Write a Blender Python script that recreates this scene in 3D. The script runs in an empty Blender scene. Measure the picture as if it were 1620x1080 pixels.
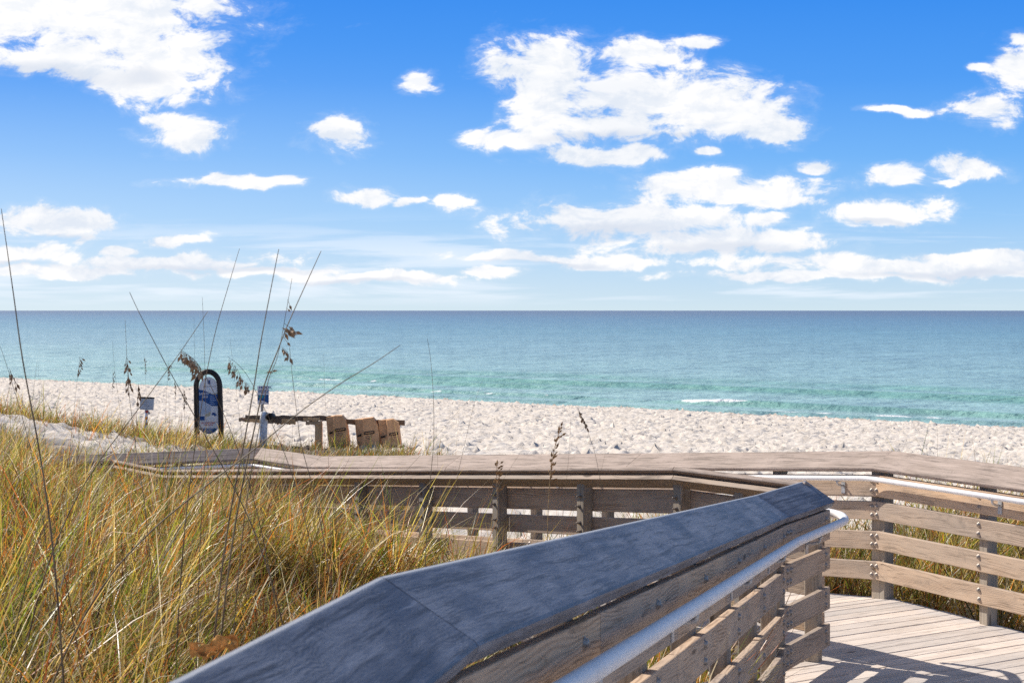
import bpy, bmesh, math, random
import numpy as np
from mathutils import Matrix, Vector
random.seed(7)
RNG = np.random.default_rng(11)
SC = bpy.context.scene
COL = SC.collection
CAM_Z = 5.5            # camera height above the sea
F = 2700.0             # focal length in photo pixels (60 mm)
WM = {}                # world matrices by object name

# ------------------------------------------------------------------ helpers
def pt(px, py, Y):
    """point at distance Y seen at photo pixel px,py"""
    return np.array([(px - 810) / F * Y, Y, CAM_Z - (py - 491) / F * Y])

def tag(o, label=None, cat=None, group=None, kind=None):
    if label: o['label'] = label
    if cat: o['category'] = cat
    if group: o['group'] = group
    if kind: o['kind'] = kind
    return o

def link(o, W, parent=None):
    COL.objects.link(o)
    if parent is not None:
        o.parent = parent
        o.matrix_parent_inverse = WM[parent.name].inverted()
    o.matrix_basis = W
    WM[o.name] = W
    return o

def empty(name, loc, label, cat, group=None):
    o = bpy.data.objects.new(name, None)
    o.empty_display_size = 0.2
    link(o, Matrix.Translation(Vector(loc)))
    return tag(o, label, cat, group)

def frame(origin, x, up=(0, 0, 1)):
    x = Vector(x).normalized(); up = Vector(up)
    y = up.cross(x).normalized(); z = x.cross(y)
    M = Matrix((x, y, z)).transposed().to_4x4()
    M.translation = Vector(origin)
    return M

def mesh_obj(name, verts, faces, mat, parent=None, W=None, smooth=False):
    """verts given in world space, stored in the frame W"""
    W = W or Matrix.Identity(4)
    v = np.asarray(verts, dtype=float)
    Wi = np.array(W.inverted())
    v = v @ Wi[:3, :3].T + Wi[:3, 3]
    me = bpy.data.meshes.new(name)
    me.from_pydata(v.tolist(), [], faces)
    me.materials.append(mat)
    if smooth:
        me.polygons.foreach_set('use_smooth', [True] * len(me.polygons))
    me.update()
    return link(bpy.data.objects.new(name, me), W, parent)

def share(name, mesh, W, parent=None):
    return link(bpy.data.objects.new(name, mesh), W, parent)

def np_mesh(name, verts, quads, mat, smooth=False, attrs=None):
    me = bpy.data.meshes.new(name)
    nv, nf = len(verts), len(quads)
    me.vertices.add(nv); me.vertices.foreach_set('co', np.asarray(verts, np.float32).ravel())
    me.loops.add(nf * 4); me.loops.foreach_set('vertex_index', np.asarray(quads, np.int32).ravel())
    me.polygons.add(nf)
    me.polygons.foreach_set('loop_start', np.arange(0, nf * 4, 4, dtype=np.int32))
    me.polygons.foreach_set('loop_total', np.full(nf, 4, dtype=np.int32))
    if smooth: me.polygons.foreach_set('use_smooth', np.ones(nf, dtype=bool))
    for k, (typ, arr) in (attrs or {}).items():
        a = me.attributes.new(k, typ, 'POINT')
        a.data.foreach_set('color' if typ == 'FLOAT_COLOR' else 'value', np.asarray(arr, np.float32).ravel())
    me.materials.append(mat)
    me.update(); me.validate()
    return me

def hsh(ix, iy, seed=0):
    n = (ix.astype(np.int64) * 374761393 + iy.astype(np.int64) * 668265263 + seed * 974634777) & 0x7fffffff
    n = ((n ^ (n >> 13)) * 1274126177) & 0x7fffffff
    n = (n ^ (n >> 16)) & 0xffff
    return n / 65535.0

def vnoise(x, y, seed=0):
    x0 = np.floor(x); y0 = np.floor(y); fx = x - x0; fy = y - y0
    fx = fx * fx * (3 - 2 * fx); fy = fy * fy * (3 - 2 * fy)
    a = hsh(x0, y0, seed); b = hsh(x0 + 1, y0, seed); c = hsh(x0, y0 + 1, seed); d = hsh(x0 + 1, y0 + 1, seed)
    return (a * (1 - fx) + b * fx) * (1 - fy) + (c * (1 - fx) + d * fx) * fy

def fbm(x, y, seed=0, o=4):
    r = 0; a = .5
    for i in range(o):
        r = r + a * vnoise(x * 2 ** i, y * 2 ** i, seed + i); a *= .5
    return r

# ------------------------------------------------------------------ materials
class NT:
    def __init__(s, name, world=False):
        if world:
            s.m = bpy.data.worlds.new(name); SC.world = s.m
        else:
            s.m = bpy.data.materials.new(name)
        s.m.use_nodes = True
        s.t = s.m.node_tree; s.t.nodes.clear()
    def n(s, typ, inputs=None, **props):
        nd = s.t.nodes.new(typ)
        for k, v in props.items(): setattr(nd, k, v)
        for k, v in (inputs or {}).items(): s.set(nd.inputs[k], v)
        return nd
    def set(s, sock, v):
        if isinstance(v, bpy.types.NodeSocket): s.t.links.new(v, sock)
        elif isinstance(v, bpy.types.Node): s.t.links.new(v.outputs[0], sock)
        else: sock.default_value = v
    def math(s, op, a, b=0.0, c=0.0, clamp=False):
        nd = s.t.nodes.new('ShaderNodeMath'); nd.operation = op; nd.use_clamp = clamp
        s.set(nd.inputs[0], a); s.set(nd.inputs[1], b); s.set(nd.inputs[2], c)
        return nd.outputs[0]
    def vmath(s, op, a, b=(0, 0, 0)):
        nd = s.t.nodes.new('ShaderNodeVectorMath'); nd.operation = op
        s.set(nd.inputs[0], a)
        if op == 'SCALE': s.set(nd.inputs[3], b)
        else: s.set(nd.inputs[1], b)
        return nd.outputs['Value' if op in ('LENGTH', 'DOT_PRODUCT') else 'Vector']
    def ramp(s, fac, stops, interp='LINEAR'):
        nd = s.t.nodes.new('ShaderNodeValToRGB'); nd.color_ramp.interpolation = interp
        cr = nd.color_ramp
        while len(cr.elements) < len(stops): cr.elements.new(.5)
        for e, (p, c) in zip(cr.elements, stops):
            e.position = p; e.color = (c, c, c, 1) if isinstance(c, (int, float)) else (*c, 1)
        s.set(nd.inputs[0], fac)
        return nd.outputs[0]
    def mix(s, fac, a, b, blend='MIX'):
        nd = s.t.nodes.new('ShaderNodeMix'); nd.data_type = 'RGBA'; nd.blend_type = blend
        s.set(nd.inputs[0], fac)
        for i, v in ((6, a), (7, b)):
            s.set(nd.inputs[i], (*v, 1) if isinstance(v, tuple) and len(v) == 3 else v)
        return nd.outputs[2]
    def noise(s, vec, scale, detail=4, rough=.55, dist=0.0, out=0, dims='3D'):
        nd = s.n('ShaderNodeTexNoise', {'Vector': vec, 'Scale': scale, 'Detail': detail, 'Roughness': rough, 'Distortion': dist}, noise_dimensions=dims)
        return nd.outputs[out]
    def smooth(s, v, lo, hi):
        nd = s.n('ShaderNodeMapRange', {'Value': v, 'From Min': lo, 'From Max': hi}, interpolation_type='SMOOTHSTEP')
        return nd.outputs[0]
    def done(s, bsdf, vol=None):
        o = s.n('ShaderNodeOutputMaterial'); s.t.links.new(bsdf.outputs[0] if isinstance(bsdf, bpy.types.Node) else bsdf, o.inputs[0])
        return s.m
    def pbr(s, color, rough=.7, spec=.4, normal=None, metal=0.0, **kw):
        b = s.n('ShaderNodeBsdfPrincipled', {'Base Color': (*color, 1) if isinstance(color, tuple) and len(color) == 3 else color,
                                             'Roughness': rough, 'Specular IOR Level': spec, 'Metallic': metal})
        if normal is not None: s.set(b.inputs['Normal'], normal)
        for k, v in kw.items(): s.set(b.inputs[k], v)
        return s.done(b)

def wood(name, light, dark, grey, island=False, rough=.8, bump=.35, greyamt=.55, scale=1.0):
    t = NT(name)
    co = t.n('ShaderNodeTexCoord').outputs['Object']
    if island: rnd = t.n('ShaderNodeNewGeometry').outputs['Random Per Island']
    else: rnd = t.n('ShaderNodeObjectInfo').outputs['Random']
    off = t.n('ShaderNodeCombineXYZ', {0: t.math('MULTIPLY', rnd, 37.0), 1: t.math('MULTIPLY', rnd, 91.0), 2: t.math('MULTIPLY', rnd, 53.0)})
    p = t.vmath('ADD', co, off.outputs[0])
    warp = t.noise(p, 1.6, 2, .5, out=1)
    pw = t.vmath('ADD', p, t.vmath('MULTIPLY', t.vmath('SUBTRACT', warp, (.5, .5, .5)), (.3, .10, .10)))
    fib = t.noise(t.vmath('MULTIPLY', pw, (2.2 * scale, 60 * scale, 60 * scale)), 1.0, 5, .62)
    sp_ = t.n('ShaderNodeSeparateXYZ', {0: p})
    swell_ = t.noise(t.vmath('MULTIPLY', p, (1.1, 5, 7)), 1.0, 3, .45)
    ph = t.math('ADD', t.math('ADD', sp_.outputs[2], t.math('MULTIPLY', sp_.outputs[1], .55)), t.math('MULTIPLY', swell_, .11))
    ring = t.math('MULTIPLY_ADD', t.math('SINE', t.math('MULTIPLY', ph, 520.0)), .5, .5)
    ring = t.math('MULTIPLY', ring, t.smooth(t.noise(t.vmath('MULTIPLY', p, (2, 11, 13)), 1.0, 3, .6), .30, .62))
    blotch = t.noise(t.vmath('MULTIPLY', p, (1.3, 5, 5)), 1.0, 4, .6)
    kn = t.n('ShaderNodeTexVoronoi', {'Vector': t.vmath('MULTIPLY', pw, (1.4, 6.5, 6.5)), 'Scale': 1.0}).outputs['Distance']
    c = t.mix(t.math('MULTIPLY', t.smooth(ring, .2, .9), .75), light, dark)
    c = t.mix(t.math('MULTIPLY', t.smooth(blotch, .35, .65), greyamt), c, grey)
    c = t.mix(t.math('MULTIPLY', t.smooth(fib, .52, .72), .55), c, tuple(v * .38 for v in dark))
    c = t.mix(t.math('MULTIPLY', t.smooth(fib, .48, .25), .28), c, tuple(min(1, v * 1.35) for v in light))
    c = t.mix(t.math('MULTIPLY', t.smooth(kn, .11, .05), .75), c, tuple(v * .3 for v in dark))
    stn = t.noise(t.vmath('MULTIPLY', t.n('ShaderNodeNewGeometry').outputs['Position'] if island else p, (2.2, 2.2, 2.2) if island else (3.5, 3.5, 3.5)), 1.0, 6, .72)
    c = t.mix(t.math('MULTIPLY', t.smooth(stn, .56, .70), .45), c, tuple(v * .45 for v in grey))
    c = t.mix(t.math('MULTIPLY', t.smooth(stn, .42, .30), .35), c, tuple(min(1, v * 1.35) for v in grey))
    # per-board tone
    hv = t.n('ShaderNodeHueSaturation', {'Saturation': t.math('MULTIPLY_ADD', rnd, .35, .8), 'Value': t.math('MULTIPLY_ADD', rnd, .36, .80), 'Color': c})
    h = t.math('ADD', t.math('MULTIPLY', fib, .7), t.math('MULTIPLY', ring, .3))
    b = t.n('ShaderNodeBump', {'Strength': bump, 'Distance': .004, 'Height': h})
    return t.pbr(hv.outputs[0], rough, .25, b.outputs[0])

M_RAIL = wood('weathered_pine', (.62, .455, .32), (.31, .205, .135), (.46, .375, .30))
M_POST = wood('post_timber', (.40, .34, .27), (.24, .19, .14), (.36, .335, .30))
M_DECK = wood('deck_planks', (.76, .66, .575), (.42, .345, .285), (.64, .57, .51), island=True, greyamt=.7)
M_BEAM = wood('barrier_timber', (.75, .50, .27), (.45, .27, .13), (.36, .22, .13))

def composite(name, base, alt, mark, rough=.55, ripple=.35, spec=.4, edge=0.0):
    t = NT(name)
    co = t.n('ShaderNodeTexCoord').outputs['Object']
    rnd = t.n('ShaderNodeObjectInfo').outputs['Random']
    off = t.n('ShaderNodeCombineXYZ', {0: t.math('MULTIPLY', rnd, 31.0), 1: t.math('MULTIPLY', rnd, 17.0), 2: 0.0})
    p = t.vmath('ADD', co, off.outputs[0])
    wp = t.vmath('ADD', t.vmath('MULTIPLY', p, (7, 30, 0.5)), t.vmath('MULTIPLY', t.noise(p, 3.5, 3, .6, out=1), (5, 9, 0)))
    w = t.n('ShaderNodeTexWave', {'Vector': wp, 'Scale': 1.3, 'Distortion': 9.0, 'Detail': 3.0, 'Detail Scale': 1.1}, bands_direction='Y').outputs['Fac']
    w = t.math('MULTIPLY', w, t.smooth(t.noise(p, 6, 3, .6), .35, .65))
    fine = t.noise(t.vmath('MULTIPLY', p, (30, 140, 140)), 1.0, 4, .65)
    blot = t.noise(t.vmath('MULTIPLY', p, (3, 9, 4)), 1.0, 5, .6)
    c = t.mix(t.smooth(blot, .33, .68), base, alt)
    c = t.mix(t.math('MULTIPLY', t.smooth(w, .35, .9), .38), c, tuple(v * .55 for v in base))
    grn = t.noise(t.vmath('MULTIPLY', t.vmath('ADD', p, t.vmath('MULTIPLY', t.noise(p, 2.2, 3, .5, out=1), (0, .05, .02))), (2.0, 52, 50)), 1.0, 5, .72)
    c = t.mix(t.math('MULTIPLY', t.smooth(grn, .50, .62), .70), c, tuple(v * .42 for v in base))
    c = t.mix(t.math('MULTIPLY', t.smooth(grn, .46, .32), .45), c, tuple(min(1, v * 1.5) for v in alt))
    c = t.mix(t.math('MULTIPLY', t.smooth(fine, .55, .75), .35), c, tuple(v * .5 for v in base))
    sc = t.noise(t.vmath('MULTIPLY', p, (5, 26, 26)), 1.0, 6, .75, 1.2)
    c = t.mix(t.math('MULTIPLY', t.smooth(sc, .63, .74), .45), c, mark)
    if edge:     # sunlit rim of the outer edge, painted in as a pale strip
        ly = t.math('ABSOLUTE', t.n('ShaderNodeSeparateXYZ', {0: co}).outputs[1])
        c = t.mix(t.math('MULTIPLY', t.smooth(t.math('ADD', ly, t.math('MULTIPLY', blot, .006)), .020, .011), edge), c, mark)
    b = t.n('ShaderNodeBump', {'Strength': ripple, 'Distance': .003, 'Height': t.math('ADD', t.math('MULTIPLY', w, .3), t.math('ADD', fine, grn))})
    r = t.math('MULTIPLY_ADD', blot, .25, rough - .12)
    return t.pbr(c, r, spec, b.outputs[0])

M_CAP = composite('tan_composite_cap', (.39, .305, .25), (.47, .375, .315), (.55, .46, .40), .75, .2, .2)
M_CAPN = composite('shaded_composite_cap', (.072, .082, .115), (.205, .222, .27), (.50, .51, .53), .50, .35, .5, .8)  # near cap tilts off the sun; that shade is put into this darker colour

def plain(name, col, rough=.6, spec=.4, metal=0.0, vary=.18, scale=18, bump=.15):
    t = NT(name)
    co = t.n('ShaderNodeTexCoord').outputs['Object']
    n = t.noise(co, scale, 5, .65)
    c = t.mix(t.smooth(n, .3, .7), tuple(v * (1 - vary) for v in col), tuple(min(1, v * (1 + vary)) for v in col))
    b = t.n('ShaderNodeBump', {'Strength': bump, 'Distance': .002, 'Height': n})
    return t.pbr(c, rough, spec, b.outputs[0], metal)

M_PIPE = plain('painted_handrail', (.90, .88, .86), .5, .5, 0, .06, 9, .01)
M_BOLT = plain('galvanised_bolt', (.36, .31, .27), .45, .5, .6, .3, 60)
M_BRKT = plain('galvanised_bracket', (.55, .55, .55), .45, .5, .5, .15, 30)
M_BLACK = plain('black_arch_frame', (.022, .017, .015), .5, .4, 0, .4, 12)
M_SIGNW = plain('sign_white', (.84, .85, .86), .4, .4, 0, .04, 8, .02)
M_SIGNB = plain('sign_blue', (.008, .085, .29), .4, .4, 0, .1, 8, .02)
M_SIGNL = plain('sign_pale_blue', (.50, .60, .74), .4, .4, 0, .06, 8, .02)
M_TEAL = plain('sign_teal', (.03, .28, .38), .4, .4, 0, .1, 8, .02)
M_SIGNG = plain('sign_grey', (.27, .27, .33), .4, .4, 0, .1, 8, .02)
M_SAND_C = plain('sign_sand', (.55, .50, .36), .4, .4, 0, .1, 8, .02)
M_RED = plain('red_band', (.55, .035, .03), .45, .4, 0, .12, 20, .03)
M_BOXG = plain('notice_grey', (.62, .66, .70), .5, .4, 0, .1, 8, .02)
M_WPOST = plain('white_post', (.85, .83, .84), .5, .4, 0, .12, 14, .05)
M_GPOST = plain('weathered_grey_post', (.66, .68, .70), .75, .3, 0, .4, 10, .3)
M_STEEL = plain('grey_steel', (.30, .29, .28), .5, .4, .3, .2, 20)
M_CARD = plain('brown_cardboard', (.72, .41, .21), .85, .15, 0, .18, 6, .3)
M_INK = plain('black_ink', (.02, .017, .016), .8, .2, 0, .3, 30)
M_LEAF = plain('dead_leaf', (.60, .30, .09), .85, .15, 0, .5, 60, .9)
M_RUBBER = plain('black_rubber', (.02, .018, .018), .6, .4, 0, .4, 40, .3)

# ------------------------------------------------------------------ terrain
SN = np.array([.668, .744]); ST = np.array([.744, -.668])     # seaward and along-shore axes
PROF_S = [8, 28, 40, 60, 68, 71, 73.7, 78, 100, 200, 600]
PROF_H = [2.4, 3.15, 3.85, 4.75, 5.08, 5.20, 5.5, 6.1, 8, 14, 20]
ctrl = np.array([
 (0,0,2.05),(-1.5,2,1.95),(-2,6,1.72),(-1,9,2.0),(.5,11,2.4),(-.8,13.3,2.2),(-2.6,16.2,2.28),(.35,11.9,2.4),(-2.4,20,2.95),(-4.0,22.4,3.0),(-1,17,2.9),
 (1,14.5,2.7),(2.5,12.5,2.5),(3,14.8,2.38),(4.6,13.2,2.32),(6,12,2.2),(1.6,16.6,2.6),(2,9,2.4),(1,6,2.3),(-3.3,11,1.66),(-4.9,17.5,1.82),(-6.6,19.0,1.78),
 (-4.3,14,1.68),(-8,26,2.30),(-9.9,33,2.02),(-6.8,34,2.75),(-7.3,39,3.1),(-12.5,39,2.45),(-15,45,3.0),(-4.5,27,3.05),(-20,30,1.7),
 (-20,15,1.3),(-10,12,1.4),(-8,6,1.5),(-5,3,1.7),(0,-8,2.0),(10,0,2.0),(12,12,2.2),(-12,-8,1.6),(-3,39,3.15),(0,30,3.0),(8,22,2.9),(-6.5,29,2.75)], float)
def _k(r): return np.sqrt(r * r + 2.25)
_D = np.linalg.norm(ctrl[:, None, :2] - ctrl[None, :, :2], axis=2)
_w = np.linalg.solve(_k(_D), ctrl[:, 2] - 2.4)
def ground_h(x, y):
    x = np.asarray(x, float); y = np.asarray(y, float)
    s = x * SN[0] + y * SN[1]
    prof = np.interp(s, PROF_S, PROF_H)
    r = np.zeros_like(x)
    for (cx, cy, _), w in zip(ctrl, _w):
        r += w * _k(np.hypot(x - cx, y - cy))
    r = np.clip(r + 2.4, 1.0, 3.4)
    m = np.clip((s - 24) / 12, 0, 1); m = m * m * (3 - 2 * m)
    far = np.clip((np.hypot(x, y - 20) - 35) / 20, 0, 1)
    r = r * (1 - far) + np.interp(s, [-40, 8, 28], [2.0, 2.4, 3.15]) * far
    return r * (1 - m) + prof * m
def ground_z(x, y): return CAM_Z - ground_h(x, y)

O_ = np.array([1.125, 11.82]); E_ = np.array([-.559, .829]); P_ = np.array([.829, .559])
CORNER = np.array([2.93, 13.13]); RD = np.array([.40, -.9165])
def on_deck(x, y, m=0.0):
    dx, dy = x - O_[0], y - O_[1]
    t = dx * E_[0] + dy * E_[1]; q = dx * P_[0] + dy * P_[1]
    a = (q > -.02 - m) & (q < 2.28 + m) & (t > -.2) & (t < 10.9 + m)
    b = (q < .1) & (q > -3.0) & (t > 9.25 - m) & (t < 10.9 + m)
    ln = np.where(y > 3.25, -.253 + .2488 * (y - 3.25), -.253 + .195 * (y - 3.25))
    r = (x - CORNER[0]) * .9165 + (y - CORNER[1]) * .40
    c = (x > ln - m) & (t < .2) & (r < .05 + m)
    return a | b | c

def veg_mask(x, y):
    s = x * SN[0] + y * SN[1]
    n = fbm(x * .35, y * .35, 5)
    lim = np.where(x < -1.2, 27.5 - np.clip(x + 3.5, 0, 3) * .9, 17.0) + (n - .5) * 7
    v = np.clip((lim - s) / 2.0, 0, 1)
    # bare sand path climbing the dune at the left
    w = 29.5 + 1.5 * np.sin(x * .5)
    band = np.exp(-((y - 32.2 + .18 * (x + 8)) / 1.7) ** 2) * (x < -5.6)
    v = v * (1 - np.clip(band * 1.5, 0, 1) * .97)
    return v

# sand sheet: fine where the camera can see it, coarse out to far
def axis(fine0, fine1, step, lo, hi, g=1.25):
    a = list(np.arange(fine0, fine1 + 1e-6, step))
    s = step; x = fine0; L = []
    while x > lo: s *= g; x -= s; L.append(x)
    s = step; x = fine1; R = []
    while x < hi: s *= g; x += s; R.append(x)
    return np.array(L[::-1] + a + R)
xs = axis(-42, 32, .13, -30000, 30000)
ys = np.concatenate([axis(2, 30, .3, -3000, 30, 1.3)[:-1], np.arange(30.13, 90, .13), np.arange(90, 132, .17), axis(132.3, 150, .6, 132.3, 20000, 1.3)])
ys = np.unique(np.round(ys, 3))
X, Y = np.meshgrid(xs, ys)
Z = ground_z(X, Y)
S_ = X * SN[0] + Y * SN[1]
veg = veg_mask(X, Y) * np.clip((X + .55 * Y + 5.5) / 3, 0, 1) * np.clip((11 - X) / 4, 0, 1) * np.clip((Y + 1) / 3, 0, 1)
# footprints: jittered pits
def pits(x, y, cell, seed):
    cx, cy = np.floor(x / cell), np.floor(y / cell)
    out = np.zeros_like(x)
    for i in (-1, 0, 1):
        for j in (-1, 0, 1):
            gx, gy = cx + i, cy + j
            px_ = (gx + hsh(gx, gy, seed)) * cell; py_ = (gy + hsh(gx, gy, seed + 1)) * cell
            ang = hsh(gx, gy, seed + 2) * 3.14; el = .62
            r = cell * (.34 + .34 * hsh(gx, gy, seed + 3))
            dx, dy = x - px_, y - py_
            u = dx * np.cos(ang) + dy * np.sin(ang); v = (-dx * np.sin(ang) + dy * np.cos(ang)) / el
            d = np.hypot(u, v) / r
            dep = hsh(gx, gy, seed + 4)
            out += dep * (-(np.clip(1 - d * d, 0, 1)) ** 1.2 + .38 * np.exp(-((d - 1.15) / .25) ** 2))
    return out
fineM = (X > -43) & (X < 33) & (Y > 22) & (Y < 135)
disp = np.zeros_like(X)
xf, yf = X[fineM], Y[fineM]
wx = xf + .25 * vnoise(xf * 1.5, yf * 1.5, 41); wy = yf + .25 * vnoise(xf * 1.5, yf * 1.5, 42)
disp[fineM] = pits(wx, wy, .40, 20) * .22 + pits(wx + 9, wy + 4, .62, 50) * .15 + (fbm(xf * .45, yf * .45, 60) - .5) * .16
amp = np.clip((S_ - 14) / 6, .3, 1) * np.clip((74.5 - S_) / 3, 0, 1)
Z = Z + disp * amp + np.where((Y < 30) & (S_ < 60), (fbm(X * 1.3, Y * 1.3, 70) - .5) * .08, 0)
deckm = on_deck(X, Y, .4)
_t = (X - O_[0]) * E_[0] + (Y - O_[1]) * E_[1]
Z = np.where(on_deck(X, Y, .0), np.minimum(Z, CAM_Z - 2.2 - .35 - np.clip(_t, 0, 9.05) * .0797), Z)
nx, ny = len(xs), len(ys)
idx = np.arange(nx * ny).reshape(ny, nx)
quads = np.stack([idx[:-1, :-1], idx[:-1, 1:], idx[1:, 1:], idx[1:, :-1]], -1).reshape(-1, 4)
t = NT('white_sand')
ps = t.n('ShaderNodeNewGeometry').outputs['Position']
n1 = t.noise(ps, 90, 3, .7); n2 = t.noise(ps, 3.2, 5, .7); n3 = t.noise(ps, .25, 3, .5)
c = t.mix(t.smooth(n2, .3, .7), (.66, .585, .505), (.81, .745, .67))
c = t.mix(t.math('MULTIPLY', t.smooth(n1, .35, .75), .25), c, (.50, .42, .36))
at = t.n('ShaderNodeAttribute', attribute_name='wet'); c = t.mix(at.outputs['Fac'], c, (.40, .32, .25))
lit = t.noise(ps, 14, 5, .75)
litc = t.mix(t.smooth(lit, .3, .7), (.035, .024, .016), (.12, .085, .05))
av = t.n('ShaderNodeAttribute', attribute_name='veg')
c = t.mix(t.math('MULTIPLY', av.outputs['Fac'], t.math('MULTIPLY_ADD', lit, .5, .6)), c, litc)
b = t.n('ShaderNodeBump', {'Strength': .6, 'Distance': .03, 'Height': t.math('ADD', t.math('MULTIPLY', t.noise(ps, 9, 4, .6), 1.0), t.math('MULTIPLY', n1, .15))})
M_SAND = t.pbr(c, .95, .1, b.outputs[0])
wet = np.clip((S_ - 70.6) / 1.2, 0, 1) * .8
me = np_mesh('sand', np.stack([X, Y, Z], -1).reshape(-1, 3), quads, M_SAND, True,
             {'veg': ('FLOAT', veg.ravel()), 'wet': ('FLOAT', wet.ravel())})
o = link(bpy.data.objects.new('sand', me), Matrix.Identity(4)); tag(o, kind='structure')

# ------------------------------------------------------------------ sea
sa = np.concatenate([np.arange(72, 112, .22), np.cumprod(np.full(46, 1.14)) * 112 * .2 + 112 * .8])
sa = np.concatenate([np.arange(72, 112, .22), [112 * 1.10 ** k for k in range(0, 66)]])
ta = axis(-130, 70, .7, -60000, 60000, 1.3)
S2, T2 = np.meshgrid(sa, ta, indexing='ij')
zz = np.zeros_like(S2)
foam = np.zeros_like(S2); thin = np.zeros_like(S2)
def bump1(v, a, b, soft): return np.clip((v - a) / soft, 0, 1) * np.clip((b - v) / soft, 0, 1)
def swell(s0, amp, t0, t1, soft, width=1.3, wob=1.6, seed=0):
    global zz, thin
    c_ = s0 + wob * (fbm(T2 * .03, T2 * 0 + seed, 80 + seed, 3) - .5) * 2
    m = bump1(T2, t0, t1, soft); m = m * m * (3 - 2 * m)
    m = m * (.75 + .5 * vnoise(T2 * .12, T2 * 0 + 3, seed + 9))
    d = S2 - c_
    pr = np.where(d < 0, np.exp(-(d / (width * .75)) ** 2), np.exp(-(d / (width * 1.9)) ** 2))
    zz += amp * m * pr
    thin += m * np.exp(-((d + width * .5) / (width * 1.1)) ** 2) * min(1, amp / .2)
    return c_, m, d
# along-shore coordinate: t = x*.744 - y*.668
c1, m1, d1 = swell(82.6, .30, -66, -30, 10, .8, .4, 1)
c2, m2, d2 = swell(91.6, .20, -118, -68, 14, 1.1, .8, 2)
c3, m3, d3 = swell(82.8, .22, -104, -62, 10, .8, 1.0, 3)
c4, m4, d4 = swell(98, .22, -150, 0, 30, 2.2, 1.5, 4)
c5, m5, d5 = swell(77.0, .10, -150, 30, 20, .7, .8, 5)
c6, m6, d6 = swell(109, .12, -160, 40, 30, 3, 2, 6)
foam += bump1(T2, -60.3, -55.6, .6) * np.exp(-((d1 + .2) / .40) ** 2) * (.75 + .9 * vnoise(T2 * 1.6, T2 * 0 + 2, 8))
foam += bump1(T2, -56, -34, 6) * np.exp(-((d1 + 1.5) / .40) ** 2) * .50
foam += bump1(T2, -86, -66, 7) * np.exp(-((d3 + .4) / .5) ** 2) * .62
foam += bump1(T2, -110, -80, 8) * np.exp(-((d2 + .8) / .6) ** 2) * .38
foam += bump1(T2, -56, -10, 8) * np.exp(-((S2 - 78.6) / .7) ** 2) * .60
wv = 74.6 + .9 * (fbm(T2 * .10, T2 * 0, 31, 3) - .5)
foam += np.exp(-((S2 - wv) / .30) ** 2) * .55 * vnoise(T2 * .2, T2 * 0 + 7, 32)
crest = bump1(T2, -60.3, -55.6, .6) * np.exp(-((d1 + .15) / .30) ** 2) * (.55 + .9 * vnoise(T2 * 1.6, T2 * 0 + 2, 8))
foam *= np.clip(vnoise(T2 * .55 + S2 * .9, S2 * .8, 61) * 2.4 - .35, .0, 1.5) * np.clip(vnoise(T2 * 2.3, S2 * 1.7, 62) * 1.8, .25, 1.3)
foam += crest
zz += (foam > .7) * .10 * vnoise(S2 * 4, T2 * 4, 5)
zz += (fbm(S2 * .5, T2 * .35, 33, 4) - .5) * .10 * np.clip((400 - S2) / 300, 0, 1) * np.clip((S2 - 73) / 8, 0, 1)
XX = S2 * SN[0] + T2 * ST[0]; YY = S2 * SN[1] + T2 * ST[1]
n0, n1_ = S2.shape
idx = np.arange(n0 * n1_).reshape(n0, n1_)
quads = np.stack([idx[:-1, :-1], idx[1:, :-1], idx[1:, 1:], idx[:-1, 1:]], -1).reshape(-1, 4)
t = NT('sea_water')
ps = t.n('ShaderNodeNewGeometry').outputs['Position']
sd = t.vmath('DOT_PRODUCT', ps, (SN[0], SN[1], 0))
big = t.noise(t.vmath('MULTIPLY', ps, (.004, .012, 0)), 1.0, 4, .6)
lg = t.math('LOGARITHM', sd, 10.0)                       # 1.87 at the shore .. 4.6 far out
lg = t.math('ADD', lg, t.math('MULTIPLY', t.math('SUBTRACT', big, .5), .28))
fac = t.math('DIVIDE', t.math('SUBTRACT', lg, 1.85), 1.75)
col = t.ramp(fac, [(0, (.40, .57, .54)), (.04, (.34, .54, .53)), (.10, (.33, .53, .54)), (.22, (.27, .45, .51)), (.40, (.19, .36, .455)), (.58, (.155, .29, .41)), (.80, (.15, .235, .34)), (1, (.155, .215, .31))])
th = t.n('ShaderNodeAttribute', attribute_name='thin')
col = t.mix(t.math('MULTIPLY', th.outputs['Fac'], .85), col, (.17, .40, .33))
sh = t.vmath('MULTIPLY', ps, (1, 1, 0))
st = t.noise(t.vmath('MULTIPLY', t.n('ShaderNodeCombineXYZ', {0: t.vmath('DOT_PRODUCT', ps, (ST[0], ST[1], 0)), 1: sd, 2: 0.0}).outputs[0], (.09, .55, 1)), 1.0, 5, .65)
col = t.mix(t.math('MULTIPLY', t.smooth(st, .42, .62), .22), col, (.05, .13, .24))
fo = t.n('ShaderNodeAttribute', attribute_name='foam')
fn = t.noise(sh, 2.4, 6, .8)
ff = t.smooth(t.math('ADD', fo.outputs['Fac'], t.math('MULTIPLY', t.math('SUBTRACT', fn, .5), 1.3)), .42, .62)
ff = t.math('MULTIPLY', ff, t.smooth(fo.outputs['Fac'], .04, .2))
col = t.mix(ff, col, (.85, .86, .86))
w1 = t.noise(t.vmath('MULTIPLY', sh, (1.2, 1.2, 0)), 1.0, 6, .68)
w2 = t.noise(t.vmath('MULTIPLY', sh, (.22, .22, 0)), 1.0, 5, .6)
w3 = t.noise(t.vmath('MULTIPLY', sh, (.03, .03, 0)), 1.0, 5, .6)
b1 = t.n('ShaderNodeBump', {'Strength': 1.0, 'Distance': .22, 'Height': w1})
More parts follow.
